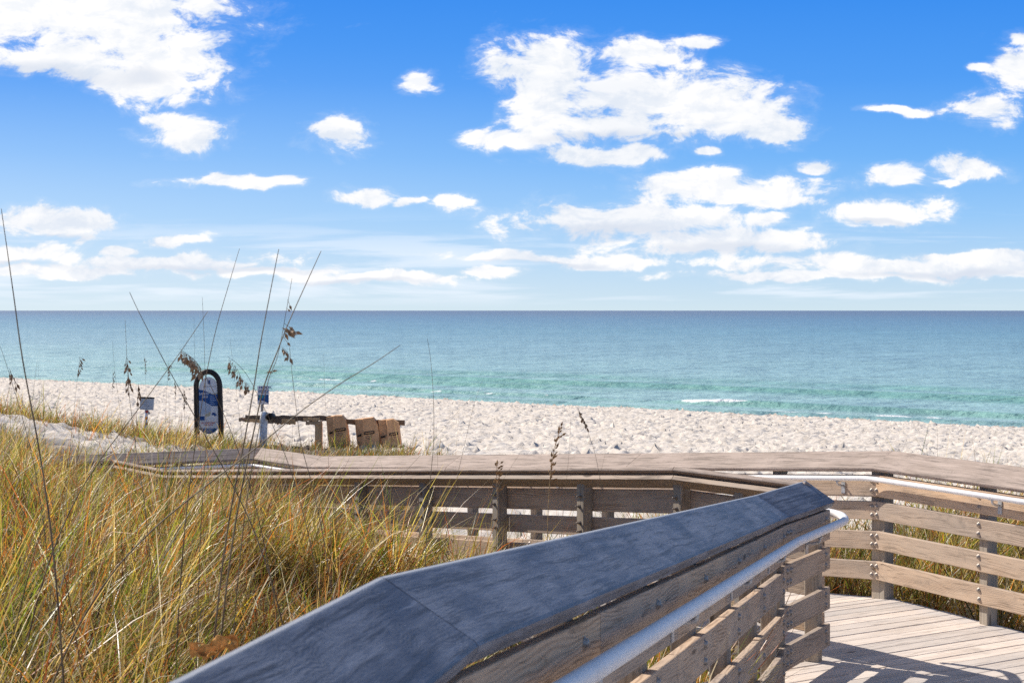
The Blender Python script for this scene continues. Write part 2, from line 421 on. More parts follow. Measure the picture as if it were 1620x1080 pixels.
b2 = t.n('ShaderNodeBump', {'Strength': 1.0, 'Distance': .9, 'Height': w2, 'Normal': b1.outputs[0]})
b3 = t.n('ShaderNodeBump', {'Strength': 1.0, 'Distance': 3.0, 'Height': w3, 'Normal': b2.outputs[0]})
rg = t.math('MULTIPLY_ADD', ff, .4, .46)
M_SEA = t.pbr(col, rg, .85, b3.outputs[0], IOR=1.33)
me = np_mesh('sea', np.stack([XX, YY, zz], -1).reshape(-1, 3), quads, M_SEA, True,
             {'foam': ('FLOAT', foam.ravel()), 'thin': ('FLOAT', np.clip(thin, 0, 1).ravel())})
o = link(bpy.data.objects.new('sea', me), Matrix.Identity(4)); tag(o, kind='structure')

# ------------------------------------------------------------------ railings
TH = math.radians(32.5)
def rrect(n0, n1, z0, z1, r=.004):
    k = .3 * r
    return [(n0 + r, z0), (n1 - r, z0), (n1 - k, z0 + k), (n1, z0 + r), (n1, z1 - r), (n1 - k, z1 - k), (n1 - r, z1), (n0 + r, z1), (n0 + k, z1 - k), (n0, z1 - r), (n0, z0 + r), (n0 + k, z0 + k)]
def tilted(s0, s1, t0, t1, r=.004, on=0., oz=0.):
    a = (math.cos(TH), -math.sin(TH)); b = (-math.sin(TH), -math.cos(TH))
    return [(on + a[0] * s + b[0] * t_, oz + a[1] * s + b[1] * t_) for s, t_ in rrect(s0, s1, t0, t1, r)][::-1]
CAP_SEC = tilted(0, .236, 0, .036, .010)
CAP_THICK = tilted(0, .236, 0, .052, .012)
SUB_SEC = tilted(.028, .155, .058, .092, .003)
BOARDS = [(-.345, -.178), (-.525, -.385), (-.750, -.610), (-.982, -.842)]
DECK_DZ = -1.125

class Rail:
    def __init__(s, name, label, pts, side, capmat, boardlen=2.4, group=None, slack=None):
        s.P = [np.array([x, y, CAM_Z - h]) for x, y, h in pts]
        s.side = side; s.capmat = capmat; s.boardlen = boardlen
        L = s.P[0].copy(); L[2] += DECK_DZ
        s.root = empty(name, L, label, 'railing')
        n = len(s.P)
        s.d = [(s.P[i + 1] - s.P[i]) for i in range(n - 1)]
        s.N = []
        for d in s.d:
            q = np.array([d[1], -d[0]]) * side; s.N.append(q / np.linalg.norm(q))
        s.M = [s.N[0]]
        for i in range(1, n - 1):
            a, b_ = s.N[i - 1], s.N[i]
            s.M.append((a + b_) / (1 + a @ b_))
        s.M.append(s.N[-1])
    def at(s, i, dist):
        L = np.linalg.norm(s.d[i][:2]); f = dist / L
        return s.P[i] + s.d[i] * f
    def sweep(s, name, mat, sec, i, d0, d1, jit=0.0):
        """one member in segment i between horizontal distances d0..d1 (mitred at the segment ends)"""
        L = np.linalg.norm(s.d[i][:2])
        def st(dist, end):
            p = s.at(i, dist)
            if abs(dist - (0 if end == 0 else L)) < 1e-6: m = s.M[i] if end == 0 else s.M[i + 1]
            else: m = s.N[i]
            dd = s.d[i] / L
            g = (.003 if end == 0 else -.003)
            # a member skewed by the mitre also climbs with the slope
            out = []
            for n_, z_ in sec:
                q = np.array([m[0] * n_, m[1] * n_])
                along = q @ dd[:2]
                out.append([p[0] + q[0] + dd[0] * g, p[1] + q[1] + dd[1] * g, p[2] + z_ + jit + dd[2] * (along + g)])
            return out
        A = st(d0, 0); B = st(d1, 1); k = len(sec)
        # extra rings for close-up pieces keep the mesh clean
        V = A + B
        faces = [[j, (j + 1) % k, k + (j + 1) % k, k + j] for j in range(k)] + [list(range(k))[::-1], list(range(k, 2 * k))]
        if s.side < 0: pass
        W = frame(s.at(i, d0), s.d[i])
        o = mesh_obj(name, V, faces, mat, s.root, W)
        bm = bmesh.new(); bm.from_mesh(o.data); bmesh.ops.recalc_face_normals(bm, faces=bm.faces); bm.to_mesh(o.data); bm.free()
        return o
    def bds(s, i): return s.rows[i] if getattr(s, 'rows', None) else BOARDS
    def members(s, i, caps=None, boards=None, sub=True, nb=4):
        L = np.linalg.norm(s.d[i][:2])
        cuts = caps or [0, L]
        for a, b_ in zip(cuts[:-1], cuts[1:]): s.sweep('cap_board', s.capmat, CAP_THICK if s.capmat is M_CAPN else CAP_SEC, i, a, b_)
        if sub:
            s.sweep('cap_support', M_RAIL, SUB_SEC, i, 0, L)
        cuts = boards or ([0] + [k * s.boardlen for k in range(1, int((L - .6) / s.boardlen) + 1)] + [L])
        for z0, z1 in s.bds(i)[:nb]:
            for a, b_ in zip(cuts[:-1], cuts[1:]):
                s.sweep('rail_board', M_RAIL, rrect(.127, .165, z0, z1, .005), i, a, b_, random.uniform(-.003, .003))
    def post(s, i, dist, outer=False, inner=True, double=False, dn=0.0, rows=4):
        p = s.at(i, dist); n = s.N[i]; d = s.d[i][:2] / np.linalg.norm(s.d[i][:2])
        cx = p[:2] + n * (.082 + dn)
        ztop = p[2] - .098; zb = float(ground_z(cx[0], cx[1])) - .3
        H = .0445; r = .005
        ring = [(H - r, -H), (H, -H + r), (H, H - r), (H - r, H), (-H + r, H), (-H, H - r), (-H, -H + r), (-H + r, -H)]
        V = []
        for z in (zb, ztop):
            for a, b_ in ring:
                q = cx + d * a + n * b_
                # top follows the underside of the tilted support
                zz_ = z if z == zb else z - (b_) * math.tan(TH) * .9
                V.append([q[0], q[1], zz_])
        faces = [[j, (j + 1) % 8, 8 + (j + 1) % 8, 8 + j] for j in range(8)] + [list(range(8))[::-1], list(range(8, 16))]
        W = frame((cx[0], cx[1], zb), (0, 0, 1), (d[0], d[1], 0))
        o = mesh_obj('post', V, faces, M_POST, s.root, W)
        bm = bmesh.new(); bm.from_mesh(o.data); bmesh.ops.recalc_face_normals(bm, faces=bm.faces); bm.to_mesh(o.data); bm.free()
        offs = (-.03, .03) if double else (0,)
        slope = s.d[i][2] / np.linalg.norm(s.d[i][:2])
        for z0, z1 in s.bds(i)[:rows]:
            w = z1 - z0
            for fz in (.27, .73):
                z = p[2] + z0 + w * fz
                for ox in (offs if inner else ()):
                    jx = ox + random.uniform(-.006, .006)
                    q = p[:2] + n * .165 + d * jx
                    share('bolt', BOLT, frame((q[0], q[1], z + slope * jx), (n[0], n[1], 0)), o)
                if outer:
                    jx = random.uniform(-.012, .012)
                    q = p[:2] + n * .0375 + d * jx
                    share('bolt', NUT, frame((q[0], q[1], z), (-n[0], -n[1], 0)), o)
        return o

def lathe_mesh(name, prof, seg, mat, smooth=True):
    """profile (x along axis, r)"""
    V = []; Fc = []
    for x, r in prof:
        for k in range(seg):
            a = 2 * math.pi * k / seg; V.append((x, r * math.cos(a), r * math.sin(a)))
    for i in range(len(prof) - 1):
        for k in range(seg):
            Fc.append((i * seg + k, i * seg + (k + 1) % seg, (i + 1) * seg + (k + 1) % seg, (i + 1) * seg + k))
    Fc.append(tuple(range(seg))[::-1]); Fc.append(tuple((len(prof) - 1) * seg + k for k in range(seg)))
    me = bpy.data.meshes.new(name); me.from_pydata(V, [], Fc); me.materials.append(mat)
    if smooth: me.polygons.foreach_set('use_smooth', [True] * len(me.polygons))
    bm = bmesh.new(); bm.from_mesh(me); bmesh.ops.recalc_face_normals(bm, faces=bm.faces); bm.to_mesh(me); bm.free()
    return me
BOLT = lathe_mesh('bolt_head', [(-.002, .019), (.002, .019), (.0025, .016), (.008, .0145), (.012, .010), (.0135, .004)], 12, M_BOLT)
NUT = lathe_mesh('bolt_nut', [(-.002, .018), (.003, .018), (.0032, .012), (.014, .012), (.0142, .007), (.034, .0065), (.036, .005)], 6, M_BOLT, False)

def tube(name, pts, rad, mat, parent=None, seg=10, closed=False, up=None, smooth=True):
    P = [np.array(p, float) for p in pts]; n = len(P)
    R = rad if hasattr(rad, '__len__') else [rad] * n
    V = []; Fc = []
    T = [(P[min(i + 1, n - 1)] - P[max(i - 1, 0)]) for i in range(n)]
    T = [t_ / np.linalg.norm(t_) for t_ in T]
    u = np.cross(T[0], [0, 0, 1.0]); 
    if np.linalg.norm(u) < .1: u = np.cross(T[0], [0, 1.0, 0])
    u /= np.linalg.norm(u)
    for i in range(n):
        u = u - T[i] * (u @ T[i]); u /= np.linalg.norm(u); v = np.cross(T[i], u)
        for k in range(seg):
            a = 2 * math.pi * k / seg
            V.append(P[i] + R[i] * (u * math.cos(a) + v * math.sin(a)))
    for i in range(n - 1):
        for k in range(seg):
            Fc.append((i * seg + k, (i + 1) * seg + k, (i + 1) * seg + (k + 1) % seg, i * seg + (k + 1) % seg))
    Fc.append(tuple(range(seg))); Fc.append(tuple((n - 1) * seg + k for k in range(seg))[::-1])
    W = frame(P[0], T[0], (0, 0, 1) if abs(T[0][2]) < .9 else (0, 1, 0))
    if name is None: return V, Fc
    return mesh_obj(name, V, Fc, mat, parent, W, smooth)

def smooth_poly(pts, rad, k=6):
    """round the corners of a polyline"""
    P = [np.array(p, float) for p in pts]; out = [P[0]]
    for i in range(1, len(P) - 1):
        a, b_, c_ = P[i - 1], P[i], P[i + 1]
        r = min(rad, .45 * np.linalg.norm(a - b_), .45 * np.linalg.norm(c_ - b_))
        p0 = b_ + (a - b_) / np.linalg.norm(a - b_) * r; p1 = b_ + (c_ - b_) / np.linalg.norm(c_ - b_) * r
        for j in range(k + 1):
            f = j / k; out.append(p0 * (1 - f) ** 2 + 2 * b_ * f * (1 - f) + p1 * f * f)
    out.append(P[-1]); return out

def handrail(rail, pts, brackets, zoff=-.205, noff=.235):
    dz = zoff + .205
    hr = tube('handrail', smooth_poly(pts, .10, 8), .026 if rail is near else .020, M_PIPE, rail.root, 20)
    for i, dist in brackets:
        p = rail.at(i, dist); n = rail.N[i]; d = rail.d[i][:2] / np.linalg.norm(rail.d[i][:2])
        def q(nn, z, dd=0): return (p[0] + n[0] * nn + d[0] * dd, p[1] + n[1] * nn + d[1] * dd, p[2] + z + dz)
        arm = [q(.168, -.262), q(.20, -.262), q(noff, -.25), q(noff, -.222)]
        br = tube('bracket', smooth_poly(arm, .02, 3), .009, M_BRKT, rail.root, 8)
        V = []
        for nn in (.166, .172):
            for a, z in ((-.02, -.325), (.02, -.325), (.02, -.235), (-.02, -.235)): V.append(q(nn, z, a))
        mesh_obj('bracket_plate', V, [(0, 1, 2, 3), (7, 6, 5, 4), (0, 4, 5, 1), (1, 5, 6, 2), (2, 6, 7, 3), (3, 7, 4, 0)], M_BRKT, br, frame(q(.166, -.28), (d[0], d[1], 0)))
        V = []
        for z in (-.226, -.2205):
            for a, nn in ((-.03, noff - .012), (.03, noff - .012), (.03, noff + .012), (-.03, noff + .012)): V.append(q(nn, z, a))
        mesh_obj('bracket_saddle', V, [(3, 2, 1, 0), (4, 5, 6, 7), (0, 1, 5, 4), (1, 2, 6, 5), (2, 3, 7, 6), (3, 0, 4, 7)], M_BRKT, br, frame(q(noff, -.226), (d[0], d[1], 0)))
    return hr

# near railing: level landing by the camera, ramp down, short level end
near = Rail('boardwalk_railing', 'nearest wooden railing with shade-darkened blue sloping cap and white pipe handrail', 
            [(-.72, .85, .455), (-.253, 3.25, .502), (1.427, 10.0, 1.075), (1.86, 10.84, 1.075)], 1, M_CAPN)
L1 = np.linalg.norm(near.d[1][:2])
_ramp = [(-.405, -.186), (-.60, -.455), (-.84, -.70), (-1.075, -.935)]
near.rows = [_ramp, _ramp, [(-.365, -.178), (-.555, -.415), (-.805, -.665), (-1.035, -.895)]]
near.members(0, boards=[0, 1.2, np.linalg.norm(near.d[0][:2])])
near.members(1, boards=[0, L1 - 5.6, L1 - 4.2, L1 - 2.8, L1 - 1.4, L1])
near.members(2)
near.post(0, .3); near.post(0, 1.5)
for k in range(6): near.post(1, L1 - .05 - k * 1.2 * .96, outer=True)
near.post(2, .86, double=False)
near.post(2, .12, double=True)
hp = []
Ls = [np.linalg.norm(d[:2]) for d in near.d]
def hpt(r, i, dist, nn=.235, z=-.205, m=None):
    p = r.at(i, dist); n = m if m is not None else r.N[i]
    return (p[0] + n[0] * nn, p[1] + n[1] * nn, p[2] + z)
dn = near.d[2][:2] / Ls[2]
e = near.at(2, Ls[2])
ZH = -.275
hp = [hpt(near, 0, 0, .25, ZH), hpt(near, 1, 0, .25, ZH, near.M[1]), hpt(near, 2, 0, .25, ZH + .01, near.M[2]),
      (e[0] + near.N[2][0] * .24 + dn[0] * .10, e[1] + near.N[2][1] * .24 + dn[1] * .10, e[2] - .255)]
# loops round the end and back along the far side of the middle railing
mid_d = E_; mq = np.array([e[0], e[1]]) + P_ * .20
hp += [(mq[0] + P_[0] * .06 + .06, mq[1] + P_[1] * .06 + .10, e[2] - .25), (mq[0] + mid_d[0] * .5 + P_[0] * .03, mq[1] + mid_d[1] * .5 + P_[1] * .03, e[2] - .205)]
handrail(near, hp, [(0, 1.6), (1, .9), (1, 2.6), (1, 4.3), (1, 6.0), (2, .45)], ZH, .25)

# middle railing (outer side of the lower ramp)
mids = [(1.85, 10.745, 1.075), (1.125, 11.82, 1.075), (-3.934, 19.322, 1.797), (-4.83, 20.66, 1.80), (-7.9, 20.66, 1.95)]
mid = Rail('boardwalk_railing', 'middle railing seen from its bolted outer side, running down to the left behind the grass', mids, 1, M_CAP)
Lm = [np.linalg.norm(d[:2]) for d in mid.d]
mid.members(0); mid.members(1, caps=[0, 3.0, 6.1, Lm[1]]); mid.members(2); mid.members(3)
mid.post(1, .02, outer=True)
mid.post(0, Lm[0] - .62, outer=True)
for k in range(1, 8): mid.post(1, k * 1.155, outer=True)
mid.post(2, .15, outer=True); mid.post(2, 1.45, outer=True, inner=False)
mid.post(3, 1.2, outer=True); mid.post(3, 2.4, outer=True)

# far railing, seaward side
far = Rail('boardwalk_railing', 'far railing with pale sloping cap along the beach side, turning at the right',
           [(CORNER[0] + RD[0] * 7, CORNER[1] + RD[1] * 7, 1.075), (CORNER[0], CORNER[1], 1.075), (-2.325, 20.92, 1.78), (-3.26, 22.2, 1.78), (-6.2, 20.9, 1.80)], -1, M_CAP)
Lf = [np.linalg.norm(d[:2]) for d in far.d]
far.members(0, boards=[0, 2.2, 4.6, 7.0], caps=[0, 4.0, 7.0]); far.members(1, caps=[0, 3.1, 6.2, Lf[1]]); far.members(2); far.members(3)
far.post(0, Lf[0] - .02, double=False, dn=0); 
for k in range(1, 6): far.post(0, Lf[0] - k * 1.22)
for k in range(0, 8): far.post(1, (.06 if k == 0 else k * 1.17), outer=False)
far.post(2, .1); far.post(2, 1.4, inner=False)
far.post(3, 1.1); far.post(3, 2.4)
hp = [hpt(far, 0, 0), hpt(far, 1, 0, m=far.M[1]), hpt(far, 2, 0, m=far.M[2]), hpt(far, 3, 0, m=far.M[3]), hpt(far, 3, 2.8)]
handrail(far, hp, [(0, Lf[0] - 1.45), (0, Lf[0] - 3.4), (0, 1.6), (1, .36), (1, 2.3), (1, 4.2), (1, 6.1), (1, 8.0)])

# ------------------------------------------------------------------ decks
deck = empty('boardwalk_deck', (1.9, 10.5, CAM_Z - 2.2), 'weathered plank deck of the boardwalk ramps and landings between the railings', 'boardwalk')
def planks(name, O, e, p, t0, t1, qfun, zfun, w=.139, gap=.007, th=.036):
    """planks run along p, stacked along e from t0 to t1"""
    V = []; Fc = []; O = np.array(O); e = np.array(e); p = np.array(p)
    tt = t0
    while tt < t1 - .02:
        a, b_ = tt, min(tt + w, t1)
        q = [qfun(a), qfun(b_)]
        if q[0][1] - q[0][0] > .05 and q[1][1] - q[1][0] > .05:
            base = len(V); jz = random.uniform(-.0015, .0015); je = random.uniform(0, .012)
            for dz in (0, -th):
                for (ta, qa) in ((a, q[0][0]), (a, q[0][1] + je), (b_, q[1][1] + je), (b_, q[1][0])):
                    xy = O + e * ta + p * qa
                    V.append((xy[0], xy[1], zfun(ta) + dz + jz))
            Fc += [[base + k for k in f] for f in ((0, 1, 2, 3), (7, 6, 5, 4), (0, 4, 5, 1), (1, 5, 6, 2), (2, 6, 7, 3), (3, 7, 4, 0))]
        tt += w + gap
    o = mesh_obj(name, V, Fc, M_DECK, deck, frame((O[0], O[1], zfun(t0)), (p[0], p[1], 0)))
    bm = bmesh.new(); bm.from_mesh(o.data); bmesh.ops.recalc_face_normals(bm, faces=bm.faces)
    bmesh.ops.bevel(bm, geom=[e_ for e_ in bm.edges if e_.calc_length() > .3], offset=.004, segments=1, affect='EDGES')
    bm.to_mesh(o.data); bm.free()
    return o
ZD = CAM_Z - 2.2
slope_low = (1.797 - 1.075) / Lm[1]
planks('ramp_planks', O_, E_, P_, 0.003, Lm[1], lambda t_: (.02, 2.18), lambda t_: ZD - slope_low * t_)
planks('landing_planks', O_, E_, P_, Lm[1] + .008, Lm[1] + 1.75, lambda t_: (-3.0, 2.2), lambda t_: ZD - slope_low * Lm[1])
def qplat(t_):
    # right-hand limit: the far railing's right section; left limit: near ramp edge
    A = O_ + E_ * t_
    # intersection with line CORNER + k*RD (inner side)
    C2 = CORNER + np.array([-.9165, -.40]) * .05
    det = P_[0] * (-RD[1]) - P_[1] * (-RD[0])
    r = C2 - A
    q1 = (r[0] * (-RD[1]) - r[1] * (-RD[0])) / det
    # left: near railing line extended
    B = np.array([1.427, 10.0]); D1 = near.d[1][:2] / Ls[1]
    det = P_[0] * (-D1[1]) - P_[1] * (-D1[0])
    r = B - A
    q0 = (r[0] * (-D1[1]) - r[1] * (-D1[0])) / det if t_ < -1.3 else .03
    return (max(q0 + .06, .03) if t_ > -1.3 else q0 + .06, q1)
planks('platform_planks', O_, E_, P_, -4.2, -.004, qplat, lambda t_: ZD)
D1 = near.d[1][:2] / Ls[1]; N1 = near.N[1]
slope_up = (near.P[1][2] - near.P[2][2]) / Ls[1]
A0 = near.P[2][:2]
planks('upper_ramp_planks', A0, -D1, N1, .9, Ls[1], lambda t_: (.03, 2.3), lambda t_: ZD + .004 + slope_up * t_)
D0 = near.d[0][:2] / Ls[0]
zt = CAM_Z - .502 + DECK_DZ
planks('upper_landing_planks', near.P[1][:2], -D0, near.N[0], .01, 5.2, lambda t_: (.03, 2.6), lambda t_: zt)
# rim joists under the ramp edges
for r_, i_ in ((mid, 0), (mid, 1), (mid, 2), (far, 0), (far, 1), (far, 2), (near, 0), (near, 1)):
    L = np.linalg.norm(r_.d[i_][:2])
    o = r_.sweep('rim_joist', M_POST, rrect(.128, .166, DECK_DZ - .29, DECK_DZ - .045, .004), i_, 0, L)

# ------------------------------------------------------------------ grass
def blades(n, x, y, z, length, width, lean, az, col, droop, seg=4, flat=None):
    """ribbon blades, all arrays length n"""
    k = seg + 1
    f = np.linspace(0, 1, k)[None, :]
    dirx, diry = np.cos(az)[:, None], np.sin(az)[:, None]
    ang = lean[:, None] + droop[:, None] * f ** 1.5
    seglen = length[:, None] / seg
    hx = np.cumsum(np.sin(ang) * seglen, 1) - np.sin(ang[:, :1]) * seglen
    hz = np.cumsum(np.cos(ang) * seglen, 1) - np.cos(ang[:, :1]) * seglen
    px_ = x[:, None] + hx * dirx; py_ = y[:, None] + hx * diry; pz_ = z[:, None] + hz
    sa = az + RNG.uniform(-1.2, 1.2, n) + np.pi / 2
    wv = width[:, None] * np.array([.75, 1.0, .9, .62, .08][:k] if k == 5 else np.linspace(1, .08, k))[None, :] * .5
    wx_, wy_ = np.cos(sa)[:, None] * wv, np.sin(sa)[:, None] * wv
    wz_ = RNG.uniform(-.35, .35, n)[:, None] * wv
    A = np.stack([px_ - wx_, py_ - wy_, pz_ - wz_], -1); B = np.stack([px_ + wx_, py_ + wy_, pz_ + wz_], -1)
    V = np.stack([A, B], 2).reshape(n * k * 2, 3)
    base = (np.arange(n) * k * 2)[:, None]
    j = (np.arange(seg) * 2)[None, :]
    Q = np.stack([base + j, base + j + 1, base + j + 3, base + j + 2], -1).reshape(-1, 4)
    C = np.repeat(col, k * 2, 0)
    fade = np.tile(np.repeat(f[0], 2), n)
    return V, Q, C, fade

t = NT('dune_grass')
ca = t.n('ShaderNodeAttribute', attribute_name='tone').outputs['Color']
tr = t.n('ShaderNodeBsdfTranslucent', {'Color': ca})
di = t.n('ShaderNodeBsdfPrincipled', {'Base Color': ca, 'Roughness': .38, 'Specular IOR Level': .5})
mx = t.n('ShaderNodeMixShader', {0: .50, 1: di.outputs[0], 2: tr.outputs[0]})
M_GRASS = t.done(mx)

PAL = np.array([(.30, .36, .035), (.44, .42, .06), (.13, .20, .02), (.78, .54, .12), (.82, .60, .22), (.90, .76, .50), (.80, .31, .05), (.62, .17, .04), (.40, .25, .10), (.95, .66, .04), (.16, .09, .045)])
PW_A = np.array([.12, .13, .08, .17, .12, .07, .10, .075, .09, .02, .08]); PW_A /= PW_A.sum()
def scatter(n, x0, x1, y0, y1, hgt, wid, name, label, blades_per=26, clump=.10, dens=None, pw=PW_A, windy=.9, flop=0.0):
    nc = n // blades_per
    # perspective-weighted clump positions
    cx = RNG.uniform(x0, x1, nc * 3); cy = RNG.uniform(y0, y1, nc * 3)
    v = veg_mask(cx, cy); keep = (~on_deck(cx, cy, .06)) & (RNG.uniform(0, 1, nc * 3) < v)
    if dens is not None: keep &= RNG.uniform(0, 1, nc * 3) < dens(cx, cy)
    cx, cy = cx[keep][:nc], cy[keep][:nc]; nc = len(cx)
    tone = RNG.uniform(0, 1, nc); tus = np.clip((fbm(cx * 1.25, cy * 1.25, 90, 3) - .32) / .26, 0, 1)
    sz = RNG.uniform(.65, 1.2, nc) * (.34 + .88 * tus); caz = RNG.normal(0, .5, nc)
    m = blades_per; N = nc * m
    r = np.abs(RNG.normal(0, clump, N)); a = RNG.uniform(0, 2 * np.pi, N)
    x = np.repeat(cx, m) + r * np.cos(a); y = np.repeat(cy, m) + r * np.sin(a)
    ok = ~on_deck(x, y, .0)
    hh = hgt(x, y) if callable(hgt) else np.full(N, hgt)
    L = hh * np.repeat(sz, m) * RNG.uniform(.45, 1.25, N)
    Wd = wid * RNG.uniform(.6, 1.5, N)
    dxa = np.cos(a) * np.clip(r / clump, 0, 1.4) * .7 + RNG.normal(0, .6, N) + windy * .42
    dya = np.sin(a) * np.clip(r / clump, 0, 1.4) * .7 + RNG.normal(0, .5, N) + windy * .05
    az = np.arctan2(dya, dxa) + np.repeat(caz, m); mag = np.hypot(dxa, dya)
    lean = np.clip(.13 + .26 * mag + RNG.normal(0, .08, N) + flop * RNG.uniform(.5, 1, N), 0, 1.5)
    droop = np.abs(RNG.normal(.45, .5, N)) + (RNG.uniform(0, 1, N) < .2) * RNG.uniform(.6, 1.8, N)
    # tone: green clumps and dry clumps
    w = np.tile(pw, (nc, 1)); g = (tone[:, None])
    w[:, :3] *= 1.8 * g + .25; w[:, 3:] *= 1.8 * (1 - g) + .35
    w /= w.sum(1, keepdims=True); cw = np.repeat(np.cumsum(w, 1), m, 0)
    ci = np.clip((RNG.uniform(0, 1, N)[:, None] > cw).sum(1), 0, len(PAL) - 1)
    col = PAL[ci] * RNG.uniform(.55, 1.3, (N, 1)) * np.repeat((.55 + .7 * fbm(cx * 1.6, cy * 1.6, 95)) * (.30 + .90 * tus), m)[:, None]; col = np.concatenate([np.clip(col, 0, 1), np.ones((N, 1))], 1)  # blades between tussocks darkened: their shade is put into the colour
    z = ground_z(x, y) - .03
    sel = ok
    V, Q, C, fd = blades(sel.sum(), x[sel], y[sel], z[sel], L[sel], Wd[sel], lean[sel], az[sel], col[sel], droop[sel])
    me = np_mesh(name, V, Q, M_GRASS, False, {'tone': ('FLOAT_COLOR', C)})
    o = link(bpy.data.objects.new(name, me), Matrix.Identity(4))
    return tag(o, label, 'grass', kind='stuff')
PW_D = np.array([.02, .02, .04, .08, .10, .12, .10, .10, .22, .0, .20]); PW_D /= PW_D.sum()
scatter(15000, -4.6, 1.0, 3.2, 12.0, .50, .0058, 'dead_grass', 'bent and matted dead brown blades tangled low in the foreground dune grass', dens=lambda x, y: np.where(x > -.33 * y - .6, 1.0, .35), pw=PW_D, windy=.3, flop=.75)
scatter(27000, -6.5, 1.2, 3.2, 9.0, .80, .0058, 'dune_grass', 'tangled green, orange and straw dune grass in the foreground beside the nearest railing', blades_per=44, clump=.075, dens=lambda x, y: np.where(x > -.33 * y - .6, 1.0, .35))
scatter(74000, -11, 2.5, 9.0, 21.0, lambda x, y: .60 - .20 * np.clip((x + 2.6) / 1.6, 0, 1) - .16 * np.clip((y - 14) / 3, 0, 1) + .15 * vnoise(x * .5, y * .5, 77), .0062, 'dune_grass', 'green and golden dune grass on the slope in front of the middle railing', blades_per=40, clump=.085, dens=lambda x, y: np.where(x > -.33 * y - .8, 1.0, .35))
scatter(42000, -22, -.5, 21.0, 42.0, lambda x, y: .40 + .2 * vnoise(x * .4, y * .4, 78), .009, 'dune_grass', 'pale golden dune grass around the signs and barrier behind the boardwalk', clump=.16, dens=lambda x, y: np.where(x > -.34 * y - 1, 1.0, .3))
scatter(34000, -2.5, 8.5, 11.5, 21.0, lambda x, y: .62 + .22 * vnoise(x * .5, y * .5, 79), .007, 'dune_grass', 'yellow green dune grass beyond the far railing at the right', clump=.12)

# ------------------------------------------------------------------ sea oat stalks
t = NT('dry_stalk')
co = t.n('ShaderNodeTexCoord').outputs['Object']
nn = t.noise(t.vmath('MULTIPLY', co, (3, 60, 60)), 1.0, 4, .6)
M_STALK = t.pbr(t.mix(t.smooth(nn, .35, .65), (.11, .075, .05), (.26, .20, .12)), .6, .3)
M_STRAW = plain('straw_stalk', (.40, .27, .13), .6, .3, 0, .35, 60)
t = NT('oat_seed')
co = t.n('ShaderNodeTexCoord').outputs['Object']
nn = t.noise(co, 70, 3, .6)
M_SEED = t.pbr(t.mix(t.smooth(nn, .35, .65), (.20, .12, .065), (.44, .29, .17)), .7, .3)
M_SEEDT = plain('tan_seed', (.42, .24, .10), .7, .3, 0, .4, 70)

def spikelets(path, n, size, droopdir, mat, parent, spread=.03, seed=0, name='seed_head'):
    rr = random.Random(seed)
    P = [np.array(p) for p in path]
    cum = [0]
    for a, b_ in zip(P[:-1], P[1:]): cum.append(cum[-1] + np.linalg.norm(b_ - a))
    V = []; Fc = []
    for k in range(n):
        s_ = cum[-1] * (k + rr.random()) / n
        i = min(max(np.searchsorted(cum, s_) - 1, 0), len(P) - 2)
        f = (s_ - cum[i]) / max(1e-6, cum[i + 1] - cum[i]); c_ = P[i] * (1 - f) + P[i + 1] * f
        dr = np.array([droopdir[0] + rr.uniform(-.5, .5), rr.uniform(-.6, .6), droopdir[1] + rr.uniform(-.4, .3)]); dr /= np.linalg.norm(dr)
        st = c_ + dr * spread * rr.uniform(.2, 1)
        L = size * rr.uniform(.7, 1.25); w = L * .21
        sdv = np.cross(dr, [0, 1, .2]); sdv /= np.linalg.norm(sdv); nv = np.cross(dr, sdv)
        b0 = len(V)
        V += [st, st + dr * L * .4 + sdv * w, st + dr * L * .4 + nv * w * .5, st + dr * L * .4 - sdv * w, st + dr * L * .4 - nv * w * .5, st + dr * L]
        Fc += [(b0, b0 + 1, b0 + 2), (b0, b0 + 2, b0 + 3), (b0, b0 + 3, b0 + 4), (b0, b0 + 4, b0 + 1), (b0 + 5, b0 + 2, b0 + 1), (b0 + 5, b0 + 3, b0 + 2), (b0 + 5, b0 + 4, b0 + 3), (b0 + 5, b0 + 1, b0 + 4)]
        # little pedicel
        b0 = len(V); w2 = size * .03
        V += [c_ - sdv * w2, c_ + sdv * w2, st + sdv * w2, st - sdv * w2]; Fc.append((b0, b0 + 1, b0 + 2, b0 + 3))
    return mesh_obj(name, V, Fc, mat, parent, Matrix.Translation(Vector(P[0])))

